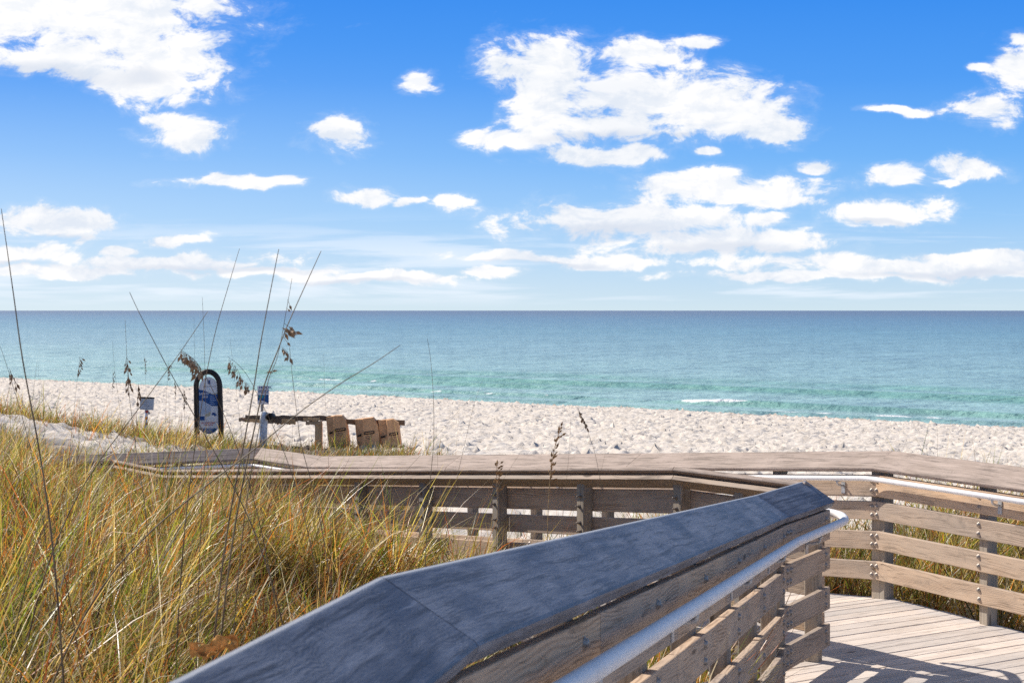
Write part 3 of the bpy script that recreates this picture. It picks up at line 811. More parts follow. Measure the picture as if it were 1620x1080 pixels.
STALKN = 0
def stalk(px, Yd, r0, label, head=None, mat=None, group=None, Yt=None):
    """px: photo points tip -> base at distance Yd; carried on down to the ground"""
    global STALKN; STALKN += 1
    mat = mat or M_STALK
    Yt = Yt or Yd
    n = len(px)
    W3 = [pt(x, y, Yt + (Yd - Yt) * k / (n - 1)) for k, (x, y) in enumerate(px)]
    d = W3[-1] - W3[-2]; step = np.linalg.norm(d); d /= step
    p = W3[-1].copy(); acc = 0.0; k_ = 0
    while p[2] > ground_z(p[0], p[1]) - .03 and k_ < 200:
        d = d + np.array([0, 0, -.05]); d /= np.linalg.norm(d); p = p + d * .03; acc += .03; k_ += 1
        if acc >= step * .8: W3.append(p.copy()); acc = 0.0
    if acc > step * .25: W3.append(p.copy())
    # resample smoothly (Catmull-Rom)
    Q = [W3[0]] + W3 + [W3[-1]]; out = []
    for i in range(1, len(Q) - 2):
        for j in range(6):
            f = j / 6; a, b_, c2, d2 = Q[i - 1], Q[i], Q[i + 1], Q[i + 2]
            out.append(.5 * ((2 * b_) + (-a + c2) * f + (2 * a - 5 * b_ + 4 * c2 - d2) * f * f + (-a + 3 * b_ - 3 * c2 + d2) * f ** 3))
    out.append(W3[-1]); out = out[::-1]
    m = len(out); R = [1.3 * r0 * (1 - .80 * k / (m - 1)) for k in range(m)]
    o = tube('sea_oat_stalk', out, R, mat, None, 5)
    tag(o, label, 'sea oat stalk', group)
    if head:
        for (pts_, nsp, size, dd, hm, Yh) in head:
            path = [pt(x, y, Yh or Yd) for x, y in pts_]
            spikelets(path, nsp, size, dd, hm, o, seed=STALKN)
    return o
stalk([(2, 330), (12, 400), (22, 470), (36, 570), (60, 700)], 5.0, .0038, 'tall dark bare stalk at the far left edge, rising high above the horizon')
stalk([(-6, 530), (8, 570), (22, 615), (38, 670)], 8.0, .0025, 'thin stalk with a small seed tuft at the far left edge', [([(14, 580), (22, 600), (24, 606)], 9, .028, (.1, -1), M_SEED, None)])
stalk([(205, 462), (222, 498), (262, 575), (306, 655), (345, 725), (372, 775)], 5.6, .0034, 'dark stalk leaning left that crosses another in front of the oval sign')
stalk([(329, 492), (290, 550), (250, 605), (205, 665), (160, 725)], 6.0, .0034, 'dark stalk leaning right that crosses another left of the oval sign')
stalk([(379, 393), (362, 450), (342, 520), (327, 590), (316, 660), (308, 710)], 6.4, .0034, 'dark stalk leaning right directly in front of the oval sign')
stalk([(441, 394), (428, 460), (412, 545), (402, 610), (388, 690), (372, 770)], 5.2, .0042, 'thickest dark stalk, rising just left of the small blue sign')
stalk([(462, 440), (455, 480), (440, 560), (425, 600), (415, 650), (402, 720)], 5.8, .0026, 'thin stalk with a few loose seeds beside the small blue sign', [([(456, 468), (451, 500), (447, 540)], 4, .025, (.6, -.4), M_SEED, None)])
stalk([(508, 397), (486, 445), (456, 512), (438, 558), (418, 610), (402, 680), (385, 760)], 5.5, .0042, 'dark stalk leaning right with a dark seed cluster below the horizon', [([(446, 518), (455, 521)], 9, .030, (.5, -.5), M_SEED, None), ([(418, 590), (424, 588)], 3, .02, (1, .2), M_SEED, None)])
stalk([(633, 546), (590, 575), (530, 612), (470, 655), (400, 712), (330, 765), (250, 830)], 5.0, .0034, 'long stalk bent over to the right across the wooden barrier')
stalk([(320, 470), (323, 540), (325, 620), (326, 700), (322, 760)], 7.0, .0022, 'very thin upright stalk in front of the middle of the oval sign')
stalk([(676, 535), (682, 575), (686, 640), (686, 700), (682, 745)], 8.5, .0030, 'lone thin upright stalk in front of the open beach')
stalk([(458, 548), (462, 590), (468, 640), (476, 700), (492, 760)], 6.5, .0028, 'stalk with drooping seeds right of the small blue sign', [([(445, 548), (452, 553), (458, 560)], 7, .026, (.1, -.8), M_SEED, None)])
stalk([(284, 552), (296, 560), (310, 572), (328, 600), (352, 650), (372, 700)], 6.0, .0024, 'stalk with the largest drooping brown seed head, above the left of the oval sign', [([(286, 555), (298, 562), (308, 570), (318, 583)], 34, .030, (-.2, -.9), M_SEED, None)])
stalk([(360, 564), (374, 574), (390, 592), (403, 615), (430, 670)], 6.5, .0022, 'stalk with a ragged hanging seed head between the oval sign and the small blue sign', [([(362, 567), (374, 580), (384, 600), (396, 611)], 24, .026, (-.2, -.9), M_SEED, None)])
stalk([(198, 506), (201, 570), (205, 630), (214, 700), (222, 750)], 7.5, .0026, 'upright stalk with a seed head halfway up, left of the striped post', [([(200, 562), (203, 585), (204, 612)], 20, .026, (.2, -.9), M_SEED, None)])
stalk([(888, 674), (880, 700), (872, 740), (868, 790), (866, 850)], 8.5, .0034, 'tan seed stalk standing in front of the railings at the centre', [([(886, 678), (878, 705), (872, 735), (869, 765)], 30, .026, (.3, .9), M_SEEDT, None)], M_STRAW)
stalk([(787, 730), (786, 765), (787, 800), (785, 850)], 8.8, .003, 'short tan seed stalk in front of a railing post', [([(787, 735), (785, 750), (787, 770), (787, 785)], 26, .026, (.2, .5), M_SEEDT, None)], M_STRAW)
stalk([(914, 645), (920, 658), (928, 678), (940, 712), (950, 760)], 9.5, .0018, 'faint thin stalk with a dark seed head over the beach, right of centre', [([(914, 646), (919, 657), (927, 675)], 16, .026, (.3, -.9), M_SEED, None)])
for k, (px_, lab) in enumerate([
    ([(764, 600), (750, 640), (738, 690), (722, 760)], 'faint thin stalk left of centre over the beach, leaning right'),
    ([(748, 625), (712, 665), (672, 712), (636, 752)], 'thin stalk leaning far right across the pale cap'),
    ([(830, 705), (800, 752), (765, 810), (735, 865)], 'thin pale stalk leaning right in front of the middle railing posts'),
    ([(903, 660), (900, 720), (893, 790), (888, 850)], 'hair-thin upright stalk right of the tan seed stalk'),
    ([(958, 715), (945, 770), (930, 830)], 'thin pale stalk leaning right in front of the second bolted post from the kink'),
    ([(178, 540), (182, 590), (190, 650), (196, 700)], 'hair-thin stalk left of the seed head stalk'),
    ([(307, 500), (308, 560), (312, 640), (316, 700)], 'hair-thin upright stalk at the left of the oval sign'),
    ([(364, 535), (370, 590), (378, 650), (384, 705)], 'hair-thin stalk between the oval sign and the small blue sign'),
    ([(512, 560), (514, 620), (518, 690), (520, 740)], 'hair-thin upright stalk in front of the wooden barrier')]):
    stalk(px_, 8.0 + .3 * k, .0016, lab)
rr = random.Random(5)
for k in range(26):
    x0 = rr.choice([rr.uniform(0, 300), rr.uniform(0, 300), rr.uniform(300, 780)]); yb = 690 if x0 < 300 else 720
    top = rr.uniform(560, 640) if x0 < 300 else rr.uniform(625, 690)
    Yd = rr.uniform(12, 26); le = rr.uniform(-8, 14)
    hd = None
    if rr.random() < .5 and x0 < 300:
        hd = [([(x0 + le, top), (x0 + le * .9 + 1, top + 14), (x0 + le * .8, top + 26)], 12, .035, (.3, -.9), M_SEED, Yd)]
    stalk([(x0 + le, top), (x0 + le * .5, (top + yb) / 2), (x0, yb)], Yd, .0024, 'thin background stalk among those rising from the grass on the dune' , hd, group='thin sea oat stalks behind the front row')

# dead leaf beside the near railing
bm = bmesh.new()
bmesh.ops.create_grid(bm, x_segments=16, y_segments=10, size=.5)
lc = pt(338, 1022, 3.75)
for v in bm.verts:
    x, y = v.co.x * .105, v.co.y * .045
    edge = 1 - .35 * (abs(v.co.x) * 2) ** 2
    y *= edge * (1 + .3 * math.sin(v.co.x * 19))
    z = .008 * math.sin(v.co.x * 9) + .008 * math.sin(v.co.y * 9 + v.co.x * 5) + random.uniform(-.003, .003)
    v.co = Vector((x, y * .7 - z * .2, z + y * .75))
kill = [f for f in bm.faces if random.random() < .05]
bmesh.ops.delete(bm, geom=kill, context='FACES')
me = bpy.data.meshes.new('dead_leaf'); bm.to_mesh(me); bm.free(); me.materials.append(M_LEAF)
sm = bpy.data.objects.new('dead_leaf', me)
mod = sm.modifiers.new('thickness', 'SOLIDIFY'); mod.thickness = .0015
link(sm, Matrix.Translation(Vector(lc)) @ Matrix.Rotation(math.radians(-16), 4, 'Y'))
tag(sm, 'curled orange brown dead leaf lodged in the grass against the dark railing cap', 'dead leaf')

# ------------------------------------------------------------------ signs and barrier
def extrude(name, poly, y0, y1, mat, parent, org):
    """polygon in x,z (metres, relative to org) extruded from y0 to y1 (negative y faces the camera)"""
    n = len(poly)
    V = [(org[0] + x, org[1] + y0, org[2] + z) for x, z in poly] + [(org[0] + x, org[1] + y1, org[2] + z) for x, z in poly]
    Fc = [tuple(range(n)), tuple(range(n, 2 * n))[::-1]] + [(k, n + k, n + (k + 1) % n, (k + 1) % n) for k in range(n)]
    o = mesh_obj(name, V, Fc, mat, parent, Matrix.Translation(Vector(org)))
    bm = bmesh.new(); bm.from_mesh(o.data); bmesh.ops.recalc_face_normals(bm, faces=bm.faces); bm.to_mesh(o.data); bm.free()
    return o
def text(name, s, size, mat, parent, loc, rotz=0, bold=0.0, align='LEFT'):
    cu = bpy.data.curves.new(name, 'FONT'); cu.body = s; cu.size = size; cu.offset = bold * size; cu.extrude = .0006; cu.align_x = align
    cu.materials.append(mat)
    tmp = bpy.data.objects.new('tmp', cu)
    me = bpy.data.meshes.new_from_object(tmp); bpy.data.objects.remove(tmp)
    ob = bpy.data.objects.new(name, me)
    return link(ob, Matrix.Translation(Vector(loc)) @ Matrix.Rotation(rotz, 4, 'Z') @ Matrix.Rotation(math.pi / 2, 4, 'X'), parent)

YS = 39.0; SPX = YS / F      # metres per photo pixel there
# oval sign
c0 = pt(330, 708, YS); gz = float(ground_z(c0[0], YS))
org = np.array([c0[0], YS, CAM_Z - (708 - 491) * SPX])
root = empty('information_sign', (org[0], YS, gz), 'tall beach information sign, blue and white panel in a black arched frame', 'sign')
hw = 18.6 * SPX
arch = [(org[0] - hw - .0, YS, gz - .3), (org[0] - hw, YS, org[2] + 60 * SPX)]
zc = org[2] + 99 * SPX
arch = [(org[0] - hw, YS, gz - .3), (org[0] - hw, YS, org[2] + 40 * SPX)]
for k in range(0, 25):
    a = math.pi - math.pi * k / 24
    arch.append((org[0] - 1 * SPX + hw * math.cos(a), YS, zc - 2 * SPX + hw * 1.25 * math.sin(a)))
arch += [(org[0] + hw + 1 * SPX, YS, org[2] + 40 * SPX), (org[0] + hw + 2 * SPX, YS, gz - .3)]
tube('arch_frame', arch, .062, M_BLACK, root, 12)
pw_ = 16.3 * SPX
def panel_half(z):  # outline in px from org: z 24(bottom)..112
    return None
out = []
for k in range(0, 13):
    a = math.pi * k / 12; out.append((pw_ * .93 * math.cos(a), (93 + 19 * math.sin(a)) * SPX))
out += [(-pw_, 75 * SPX), (-pw_, 31 * SPX), (-pw_ * .62, 25 * SPX), (-pw_ * .2, 22 * SPX), (pw_ * .25, 22 * SPX), (pw_ * .65, 25 * SPX), (pw_, 31 * SPX), (pw_, 75 * SPX)]
pan = extrude('panel', out, -.012, .012, M_SIGNW, root, org)
fy = -.016
X_ = lambda v: v * SPX
extrude('blue_band', [(-pw_, X_(92)), (-pw_ * .5, X_(91)), (-pw_ * .1, X_(88)), (pw_ * .4, X_(84.5)), (pw_, X_(85)), (pw_, X_(66)), (pw_ * .3, X_(66)), (-pw_ * .1, X_(70)), (-pw_ * .5, X_(74)), (-pw_, X_(75))], fy, -.0125, M_SIGNB, pan, org)
extrude('cream_swoosh', [(-pw_ * .1, X_(88.6)), (pw_ * .4, X_(85.1)), (pw_, X_(88)), (pw_, X_(86.6)), (pw_ * .45, X_(84)), (-pw_ * .1, X_(87.9))], fy - .003, -.0165, M_SAND_C, pan, org)
extrude('pale_field', [(-pw_ * .9, X_(74)), (-pw_ * .5, X_(73)), (pw_ * .25, X_(65)), (pw_ * .25, X_(58)), (-pw_ * .4, X_(52.5)), (-pw_ * .9, X_(52.5))], fy, -.0125, M_SIGNL, pan, org)
extrude('sand_shape', [(-pw_ * .35, X_(52)), (pw_ * .2, X_(57)), (pw_ * .2, X_(52)), (0, X_(49.5)), (-pw_ * .3, X_(49.5))], fy, -.0125, M_SAND_C, pan, org)
extrude('base_band', [(-pw_ * .93, X_(31)), (-pw_ * .6, X_(25.6)), (-pw_ * .2, X_(22.8)), (pw_ * .25, X_(22.8)), (pw_ * .63, X_(25.6)), (pw_ * .86, X_(31))], fy, -.0125, M_SIGNB, pan, org)
extrude('small_logo', [(-pw_ * .1, X_(107)), (pw_ * .16, X_(107)), (pw_ * .2, X_(100.5)), (-pw_ * .06, X_(100.5))], fy, -.0125, M_SIGNB, pan, org)
extrude('pictogram', [(-pw_ * .85, X_(50)), (-pw_ * .38, X_(50)), (-pw_ * .38, X_(43.5)), (-pw_ * .85, X_(43.5))], fy, -.0125, M_SIGNB, pan, org)
extrude('turtle_mark', [(pw_ * .28, X_(53)), (pw_ * .42, X_(56)), (pw_ * .62, X_(55.5)), (pw_ * .84, X_(51)), (pw_ * .72, X_(51.5)), (pw_ * .62, X_(49.5)), (pw_ * .5, X_(52)), (pw_ * .36, X_(51.5))], fy, -.0125, M_SIGNB, pan, org)
extrude('rule_line', [(-pw_ * .95, X_(42)), (pw_ * .9, X_(41.4)), (pw_ * .9, X_(40.9)), (-pw_ * .95, X_(41.5))], fy, -.0125, M_SIGNG, pan, org)
T = lambda x, z: (org[0] + x, YS - .0165, org[2] + z)
text('lettering', 'SAFETY', .068, M_SIGNW, pan, T(-pw_ * .92, X_(83.6)), bold=.02)
text('lettering', 'FIRST', .058, M_SIGNW, pan, T(-pw_ * .62, X_(79)), bold=.02)
text('lettering', 'SOUTH WALTON', .036, M_SIGNG, pan, T(-pw_ * .5, X_(96)), bold=.005)
text('lettering', 'NO LIFEGUARD', .045, M_RED, pan, T(0, X_(38.2)), bold=.01, align='CENTER')
text('lettering', 'ON DUTY', .045, M_RED, pan, T(0, X_(35)), bold=.01, align='CENTER')
for k in range(5):
    zz_ = X_(81.5 - 3.0 * k)
    extrude('text_line', [(pw_ * .15, zz_), (pw_ * (.5 + .12 * (k % 3)), zz_), (pw_ * (.5 + .12 * (k % 3)), zz_ - X_(.7)), (pw_ * .15, zz_ - X_(.7))], fy - .003, -.0165, M_SIGNL, pan, org)
for k, (a, b_) in enumerate(((-.42, .5), (-.3, .35), (-.2, .2))):
    zz_ = X_(29.6 - 2.0 * k)
    extrude('text_line', [(pw_ * a, zz_), (pw_ * b_, zz_), (pw_ * b_, zz_ - X_(.8)), (pw_ * a, zz_ - X_(.8))], fy - .003, -.0165, M_SIGNL, pan, org)

# striped marker post with box
b0 = pt(230, 711, YS - 1); gz = float(ground_z(b0[0], YS - 1)); sp = (YS - 1) / F
base = pt(228.5, 716, YS - 1); topp = pt(232, 640, YS - 1)
root = empty('marker_post', (base[0], base[1], gz), 'slim white post with red bands and a small pale notice box on top', 'marker post')
base[2] = gz - .2
tube('post', [base, topp], .036, M_WPOST, root, 12)
dv = topp - pt(228.5, 716, YS - 1); dv /= np.linalg.norm(dv)
for pxy in ((231.7, 650.8), (231.2, 661), (231.0, 669.8)):
    p0 = pt(pxy[0], pxy[1] + 2.0, YS - 1); tube('red_band', [p0, p0 + dv * 3.8 * sp], .0375, M_RED, root, 12)
org2 = pt(232.5, 638.5, YS - 1)
nb = extrude('notice_box', [(-.150, -.125), (.140, -.14), (.155, .115), (-.145, .125)], -.04, .04, M_BOXG, root, org2)
extrude('box_lid', [(-.158, .127), (.165, .117), (.160, .143), (-.158, .155)], -.055, .05, M_INK, nb, org2)
for a, b_, z in ((-.08, .06, .045), (-.10, .04, .0), (-.05, .07, -.04)):
    extrude('text_line', [(a, z), (b_, z - .004), (b_, z - .012), (a, z - .008)], -.044, -.0405, M_SIGNG, nb, org2)

# small blue notice on a grey post
YN = 39.5; sn = YN / F
root = empty('notice_sign', (pt(415, 0, YN)[0], YN, float(ground_z(pt(415, 0, YN)[0], YN))), 'small rectangular blue and white notice on a thin grey post behind the wooden barrier', 'sign')
p1 = pt(414.5, 612, YN); p0 = pt(414.5, 700, YN); p0[2] = float(ground_z(p0[0], YN)) - .3
tube('post', [p0, p1], .034, M_STEEL, root, 10)
og = pt(416.3, 624.8, YN - .04)
w_, h_ = 8.9 * sn, 14.6 * sn
pn = extrude('panel', [(-w_, -h_), (w_, -h_), (w_, h_), (-w_, h_)], -.006, .006, M_SIGNW, root, og)
extrude('blue_field', [(-w_, -h_ * .55), (w_ * .1, -h_ * .62), (w_, -h_ * .9), (w_, h_ * .05), (-w_, h_ * .02)], -.010, -.0065, M_SIGNB, pn, og)
extrude('teal_field', [(-w_ * .9, -h_ * .25), (-w_ * .3, -h_ * .38), (w_ * .3, -h_ * .2), (w_ * .2, 0), (-w_ * .7, h_ * .02)], -.014, -.0105, M_TEAL, pn, og)
text('lettering', 'HOOK', .10, M_SIGNB, pn, (og[0] - w_ * .75, og[1] - .0075, og[2] + h_ * .68), bold=.02)
text('lettering', 'HERE', .11, M_SIGNB, pn, (og[0] - w_ * .85, og[1] - .0075, og[2] + h_ * .22), bold=.02)
extrude('text_line', [(-w_ * .7, h_ * .56), (w_ * .5, h_ * .56), (w_ * .5, h_ * .50), (-w_ * .7, h_ * .50)], -.009, -.0065, M_SIGNG, pn, og)

# grey weathered bollard with black pipe
YB = 38.6; sb = YB / F
base = pt(415.5, 702, YB); gz = float(ground_z(base[0], YB)); base[2] = gz - .3
root = empty('weathered_bollard', (base[0], YB, gz), 'peeling pale grey bollard standing in front of the wooden barrier', 'bollard')
tp = pt(418.5, 652, YB)
tube('body', [base, pt(415.5, 700, YB), pt(417.5, 662, YB), tp, pt(419, 650.5, YB)], [.10, .10, .088, .082, .03], M_GPOST, root, 14)
ring = [(tp[0] + .12 + .0 , YB - .02, tp[2] - .03)]
p0 = np.array([pt(427, 658, YB)[0], YB - .16, pt(427, 658, YB)[2]])
q1 = p0 + np.array([.02, .42, -.02])
o = tube('black_pipe', [p0, p0 + (q1 - p0) * .5, q1], .078, M_RUBBER, None, 18)
tag(o, 'open ended black pipe resting on the wooden barrier right of the bollard', 'pipe')
o2 = tube('pipe_bore', [p0 + np.array([0, -.004, 0]), p0 + np.array([0, .002, 0])], .052, M_INK, o, 18)

# wooden barrier
YW = 39.0; sw = YW / F
def slab(name, x0, y0, x1, y1, hpx, depth, mat, parent, dy=0, rough=.012, seed=0):
    """rough-sawn timber between two photo points (top edge), hpx high"""
    rs = random.Random(seed); n = 14; V = []; Fc = []
    for k in range(n + 1):
        f = k / n; cx = x0 + (x1 - x0) * f; cy = y0 + (y1 - y0) * f
        top = pt(cx, cy, YW)[2] + rs.uniform(-rough, rough); bot = top - hpx * sw + rs.uniform(-rough, rough)
        X0 = pt(cx, cy, YW)[0]
        j = rs.uniform(-.008, .008)
        V += [(X0, YW + dy + j, bot), (X0, YW + dy + j, top), (X0, YW + dy + depth, top), (X0, YW + dy + depth, bot)]
    for k in range(n):
        for e_ in range(4):
            Fc.append((4 * k + e_, 4 * k + (e_ + 1) % 4, 4 * k + 4 + (e_ + 1) % 4, 4 * k + 4 + e_))
    Fc += [(3, 2, 1, 0), (4 * n, 4 * n + 1, 4 * n + 2, 4 * n + 3)]
    W = frame(pt(x0, y0, YW), (1, 0, 0))
    o = mesh_obj(name, V, Fc, mat, parent, W)
    bm = bmesh.new(); bm.from_mesh(o.data); bmesh.ops.recalc_face_normals(bm, faces=bm.faces); bm.to_mesh(o.data); bm.free()
    return o
gz = float(ground_z(pt(500, 0, YW)[0], YW))
root = empty('wooden_barrier', (pt(500, 0, YW)[0], YW, gz), 'long low barrier of rough brown beams on posts beside the beach', 'barrier')
M_BEAMD = wood('dark_barrier_timber', (.26, .165, .10), (.11, .07, .045), (.16, .12, .09))
slab('beam', 377, 660.5, 413, 661, 6, .10, M_BEAM, root, .05, seed=1)
slab('beam', 388, 657, 460, 658, 5, .12, M_BEAMD, root, .00, seed=2)
slab('beam', 388, 661.5, 430, 663, 6, .14, M_BEAM, root, -.03, seed=3)
slab('beam', 424, 661, 446, 661, 8, .14, M_BEAMD, root, -.06, seed=9)
slab('beam', 438, 661.5, 467, 663, 8.5, .16, M_BEAM, root, -.05, seed=4)
slab('beam', 459, 658, 525, 658, 8, .12, M_BEAMD, root, .0, seed=5)
slab('beam', 480, 660.5, 506, 660.5, 5.2, .16, M_BEAM, root, -.05, seed=6)
slab('beam', 484, 666.2, 509, 666, 5, .16, M_BEAM, root, -.05, seed=7)
slab('beam', 520, 662, 640, 665.5, 8, .12, M_BEAMD, root, .02, seed=8)
for k, (xa, xb) in enumerate(((498.5, 509.5), (440, 446))):
    a = pt(xa, 669, YW); b_ = pt(xb, 669, YW); zt_ = a[2]
    if k == 1: continue
    V = [(x, y, z) for z in (gz - .3, zt_) for x, y in ((a[0], YW - .04), (b_[0], YW - .04), (b_[0], YW + .12), (a[0], YW + .12))]
    mesh_obj('post', V, [(3, 2, 1, 0), (4, 5, 6, 7), (0, 1, 5, 4), (1, 2, 6, 5), (2, 3, 7, 6), (3, 0, 4, 7)], M_BEAM, root, frame((a[0], YW, gz), (0, 0, 1), (1, 0, 0)))
# three cardboard covers pulled over the posts
covers = [((515, 660), (529, 657.5), (540, 657.5), (546, 664), (549, 680), (553.5, 724), (521.5, 724), (518, 695), (516.5, 672)),
          ((560.5, 664), (575, 662), (589, 660.5), (592.5, 665), (597, 672), (600, 690), (600, 724), (566, 724), (563, 690)),
          ((598, 665.5), (610, 664), (620, 663), (630, 668), (631, 682), (635.5, 724), (604, 724), (600.5, 690), (598.5, 675))]
covlab = ['brown cardboard cover over the barrier post nearest the bare post, with torn left edge', 'middle of the three brown cardboard covers over barrier posts', 'last brown cardboard cover at the right end of the barrier']
seamx = (527, 574, 612)
for k, cv in enumerate(covers):
    cx = sum(p[0] for p in cv) / len(cv); yc = YW - .16
    og = pt(cx, 724, yc); og[2] = float(ground_z(og[0], yc)) - .1
    poly = []
    for (x, y) in cv:
        p = pt(x, y, yc); poly.append((p[0] - og[0], (p[2] - og[2]) if y < 720 else 0.0))
    # front split into two faces: side face (left of the seam) and front face
    n = len(poly)
    V = []; 
    def depth(xm): return -.10 if xm > pt(seamx[k], 0, yc)[0] - og[0] else -.02
    V = [(og[0] + x, og[1] + (.0 if x > pt(seamx[k], 0, yc)[0] - og[0] else .09), og[2] + z) for x, z in poly]
    # insert seam verts
    sx = pt(seamx[k], 0, yc)[0]; zt_ = pt(0, cv[1][1] + 1, yc)[2]
    top_s = (sx, og[1] - .02, zt_); bot_s = (sx + .03, og[1] - .02, og[2])
    nV = len(V)
    back = [(v[0] + .01, og[1] + .34, v[2]) for v in V]
    left = [i for i, v in enumerate(V) if v[0] <= sx]; right = [i for i, v in enumerate(V) if v[0] > sx]
    allv = V + [top_s, bot_s] + back
    # order: polygon goes left-top clockwise; indices 0 .. n-1
    rt = [i for i in range(n) if i in right]
    lf = [i for i in range(n) if i in left]
    lf_low = [i for i in lf if i > rt[-1]]; lf_top = [i for i in lf if i < rt[0]]
    Fc = [tuple([n] + rt + [n + 1]), tuple(lf_top + [n, n + 1] + lf_low)]
    loop = lf_top + [n] + rt + [n + 1] + lf_low
    bidx = {i: n + 2 + i for i in range(n)}
    for a, b_ in zip(loop, loop[1:] + loop[:1]):
        if a < n and b_ < n: Fc.append((a, b_, bidx[b_], bidx[a]))
        elif b_ == n: Fc.append((a, n, bidx[rt[0]], bidx[a]))
        elif a == n: Fc.append((n, b_, bidx[b_]))
    Fc.append(tuple(bidx[i] for i in range(n))[::-1])
    o = mesh_obj('cardboard_cover', allv, Fc, M_CARD, None, Matrix.Translation(Vector(og)))
    bm = bmesh.new(); bm.from_mesh(o.data); bmesh.ops.recalc_face_normals(bm, faces=bm.faces); bm.to_mesh(o.data); bm.free()
    tag(o, covlab[k], 'cardboard cover', 'cardboard covers over the barrier posts')
    # printed bars and marks
    def mark(nm, x0, y0, x1, y1, h, mat, dy=-.025):
        a = pt(x0, y0, yc); b_ = pt(x1, y1, yc); hh = h * sw
        V_ = [(a[0], og[1] + dy, a[2]), (b_[0], og[1] + dy, b_[2]), (b_[0], og[1] + dy, b_[2] - hh), (a[0], og[1] + dy, a[2] - hh)]
        V_ += [(v[0], v[1] + .002, v[2]) for v in V_]
        mesh_obj(nm, V_, [(3, 2, 1, 0), (4, 5, 6, 7), (0, 1, 5, 4), (1, 2, 6, 5), (2, 3, 7, 6), (3, 0, 4, 7)], mat, o, Matrix.Translation(Vector(V_[0])))
    bx = ((530, 678.5, 547, 676), (576.5, 683, 592.5, 681), (616, 685, 629.5, 683))[k]
    mark('printed_bar', *bx, 4.4, M_INK)
    mark('printed_lettering', bx[0] + 1.5, bx[1] + 1.4, bx[2] - 1.5, bx[3] + 1.4, 1.2, M_CARD, -.028)
    for j in range(3): mark('printed_lettering', bx[0] + 2, bx[1] + 7 + 2.6 * j, bx[2] - 3 - j, bx[3] + 7 + 2.6 * j, .5, M_INK)
    for j in range(5):
        xx = bx[0] + 3 + 2.7 * j; mark('printed_lettering', xx, 705 - .3 * j, xx + 1.6, 705 - .3 * j, 4.2, M_INK)
    sb_ = ((521, 683.5, 526.5, 682), (565.5, 688, 572, 686), (602.5, 690, 610, 688))[k]
    mark('printed_bar', *sb_, 3.2, M_INK, .05 if False else -.026)

# ------------------------------------------------------------------ camera, light, world
cd = bpy.data.cameras.new('camera'); cam = bpy.data.objects.new('camera', cd)
COL.objects.link(cam); SC.camera = cam
cam.location = (0, 0, CAM_Z); cam.rotation_euler = (math.radians(90), 0, 0)
cd.sensor_width = 36; cd.lens = 60.0; cd.shift_y = -49 / 1620; cd.clip_start = .05; cd.clip_end = 200000
cd.dof.use_dof = True; cd.dof.focus_distance = 13.0; cd.dof.aperture_fstop = 13.0

EL = math.radians(38)
sv = Vector((-.79 * math.cos(EL), .613 * math.cos(EL), math.sin(EL))).normalized()
ld = bpy.data.lights.new('sun', 'SUN'); ld.energy = 5.0; ld.angle = math.radians(.5); ld.color = (1, .93, .84)
lo = bpy.data.objects.new('sun', ld); COL.objects.link(lo)
lo.rotation_euler = (-sv).to_track_quat('-Z', 'Y').to_euler()

t = NT('World', True)
d = t.n('ShaderNodeTexCoord').outputs['Generated']
sep = t.n('ShaderNodeSeparateXYZ', {0: d})
yy = t.math('MAXIMUM', sep.outputs[1], .02)
u = t.math('DIVIDE', sep.outputs[0], yy); v = t.math('DIVIDE', sep.outputs[2], yy)
sky = t.n('ShaderNodeTexSky', sky_type='NISHITA', sun_disc=False, sun_elevation=EL, sun_rotation=math.atan2(sv.x, sv.y), air_density=1.0, dust_density=.6, ozone_density=2.0)
nis = t.mix(1.0, sky.outputs[0], (.10, .10, .10), 'MULTIPLY')
elev = t.math('ARCSINE', sep.outputs[2])
grad = t.ramp(t.math('DIVIDE', elev, .60), [(0, (.56, .70, .79)), (.045, (.40, .60, .82)), (.09, (.25, .50, .84)), (.148, (.125, .385, .83)), (.22, (.05, .28, .80)), (.30, (.018, .22, .76)), (.48, (.06, .165, .42)), (1, (.075, .13, .26))])
base = t.mix(.92, nis, grad)
# paler, hazier air towards the sun
dt = t.vmath('DOT_PRODUCT', d, tuple(sv))
base = t.mix(t.math('MULTIPLY', t.math('MULTIPLY', t.smooth(dt, .35, 1.0), .55), t.smooth(elev, .16, .02)), base, (.74, .82, .87))
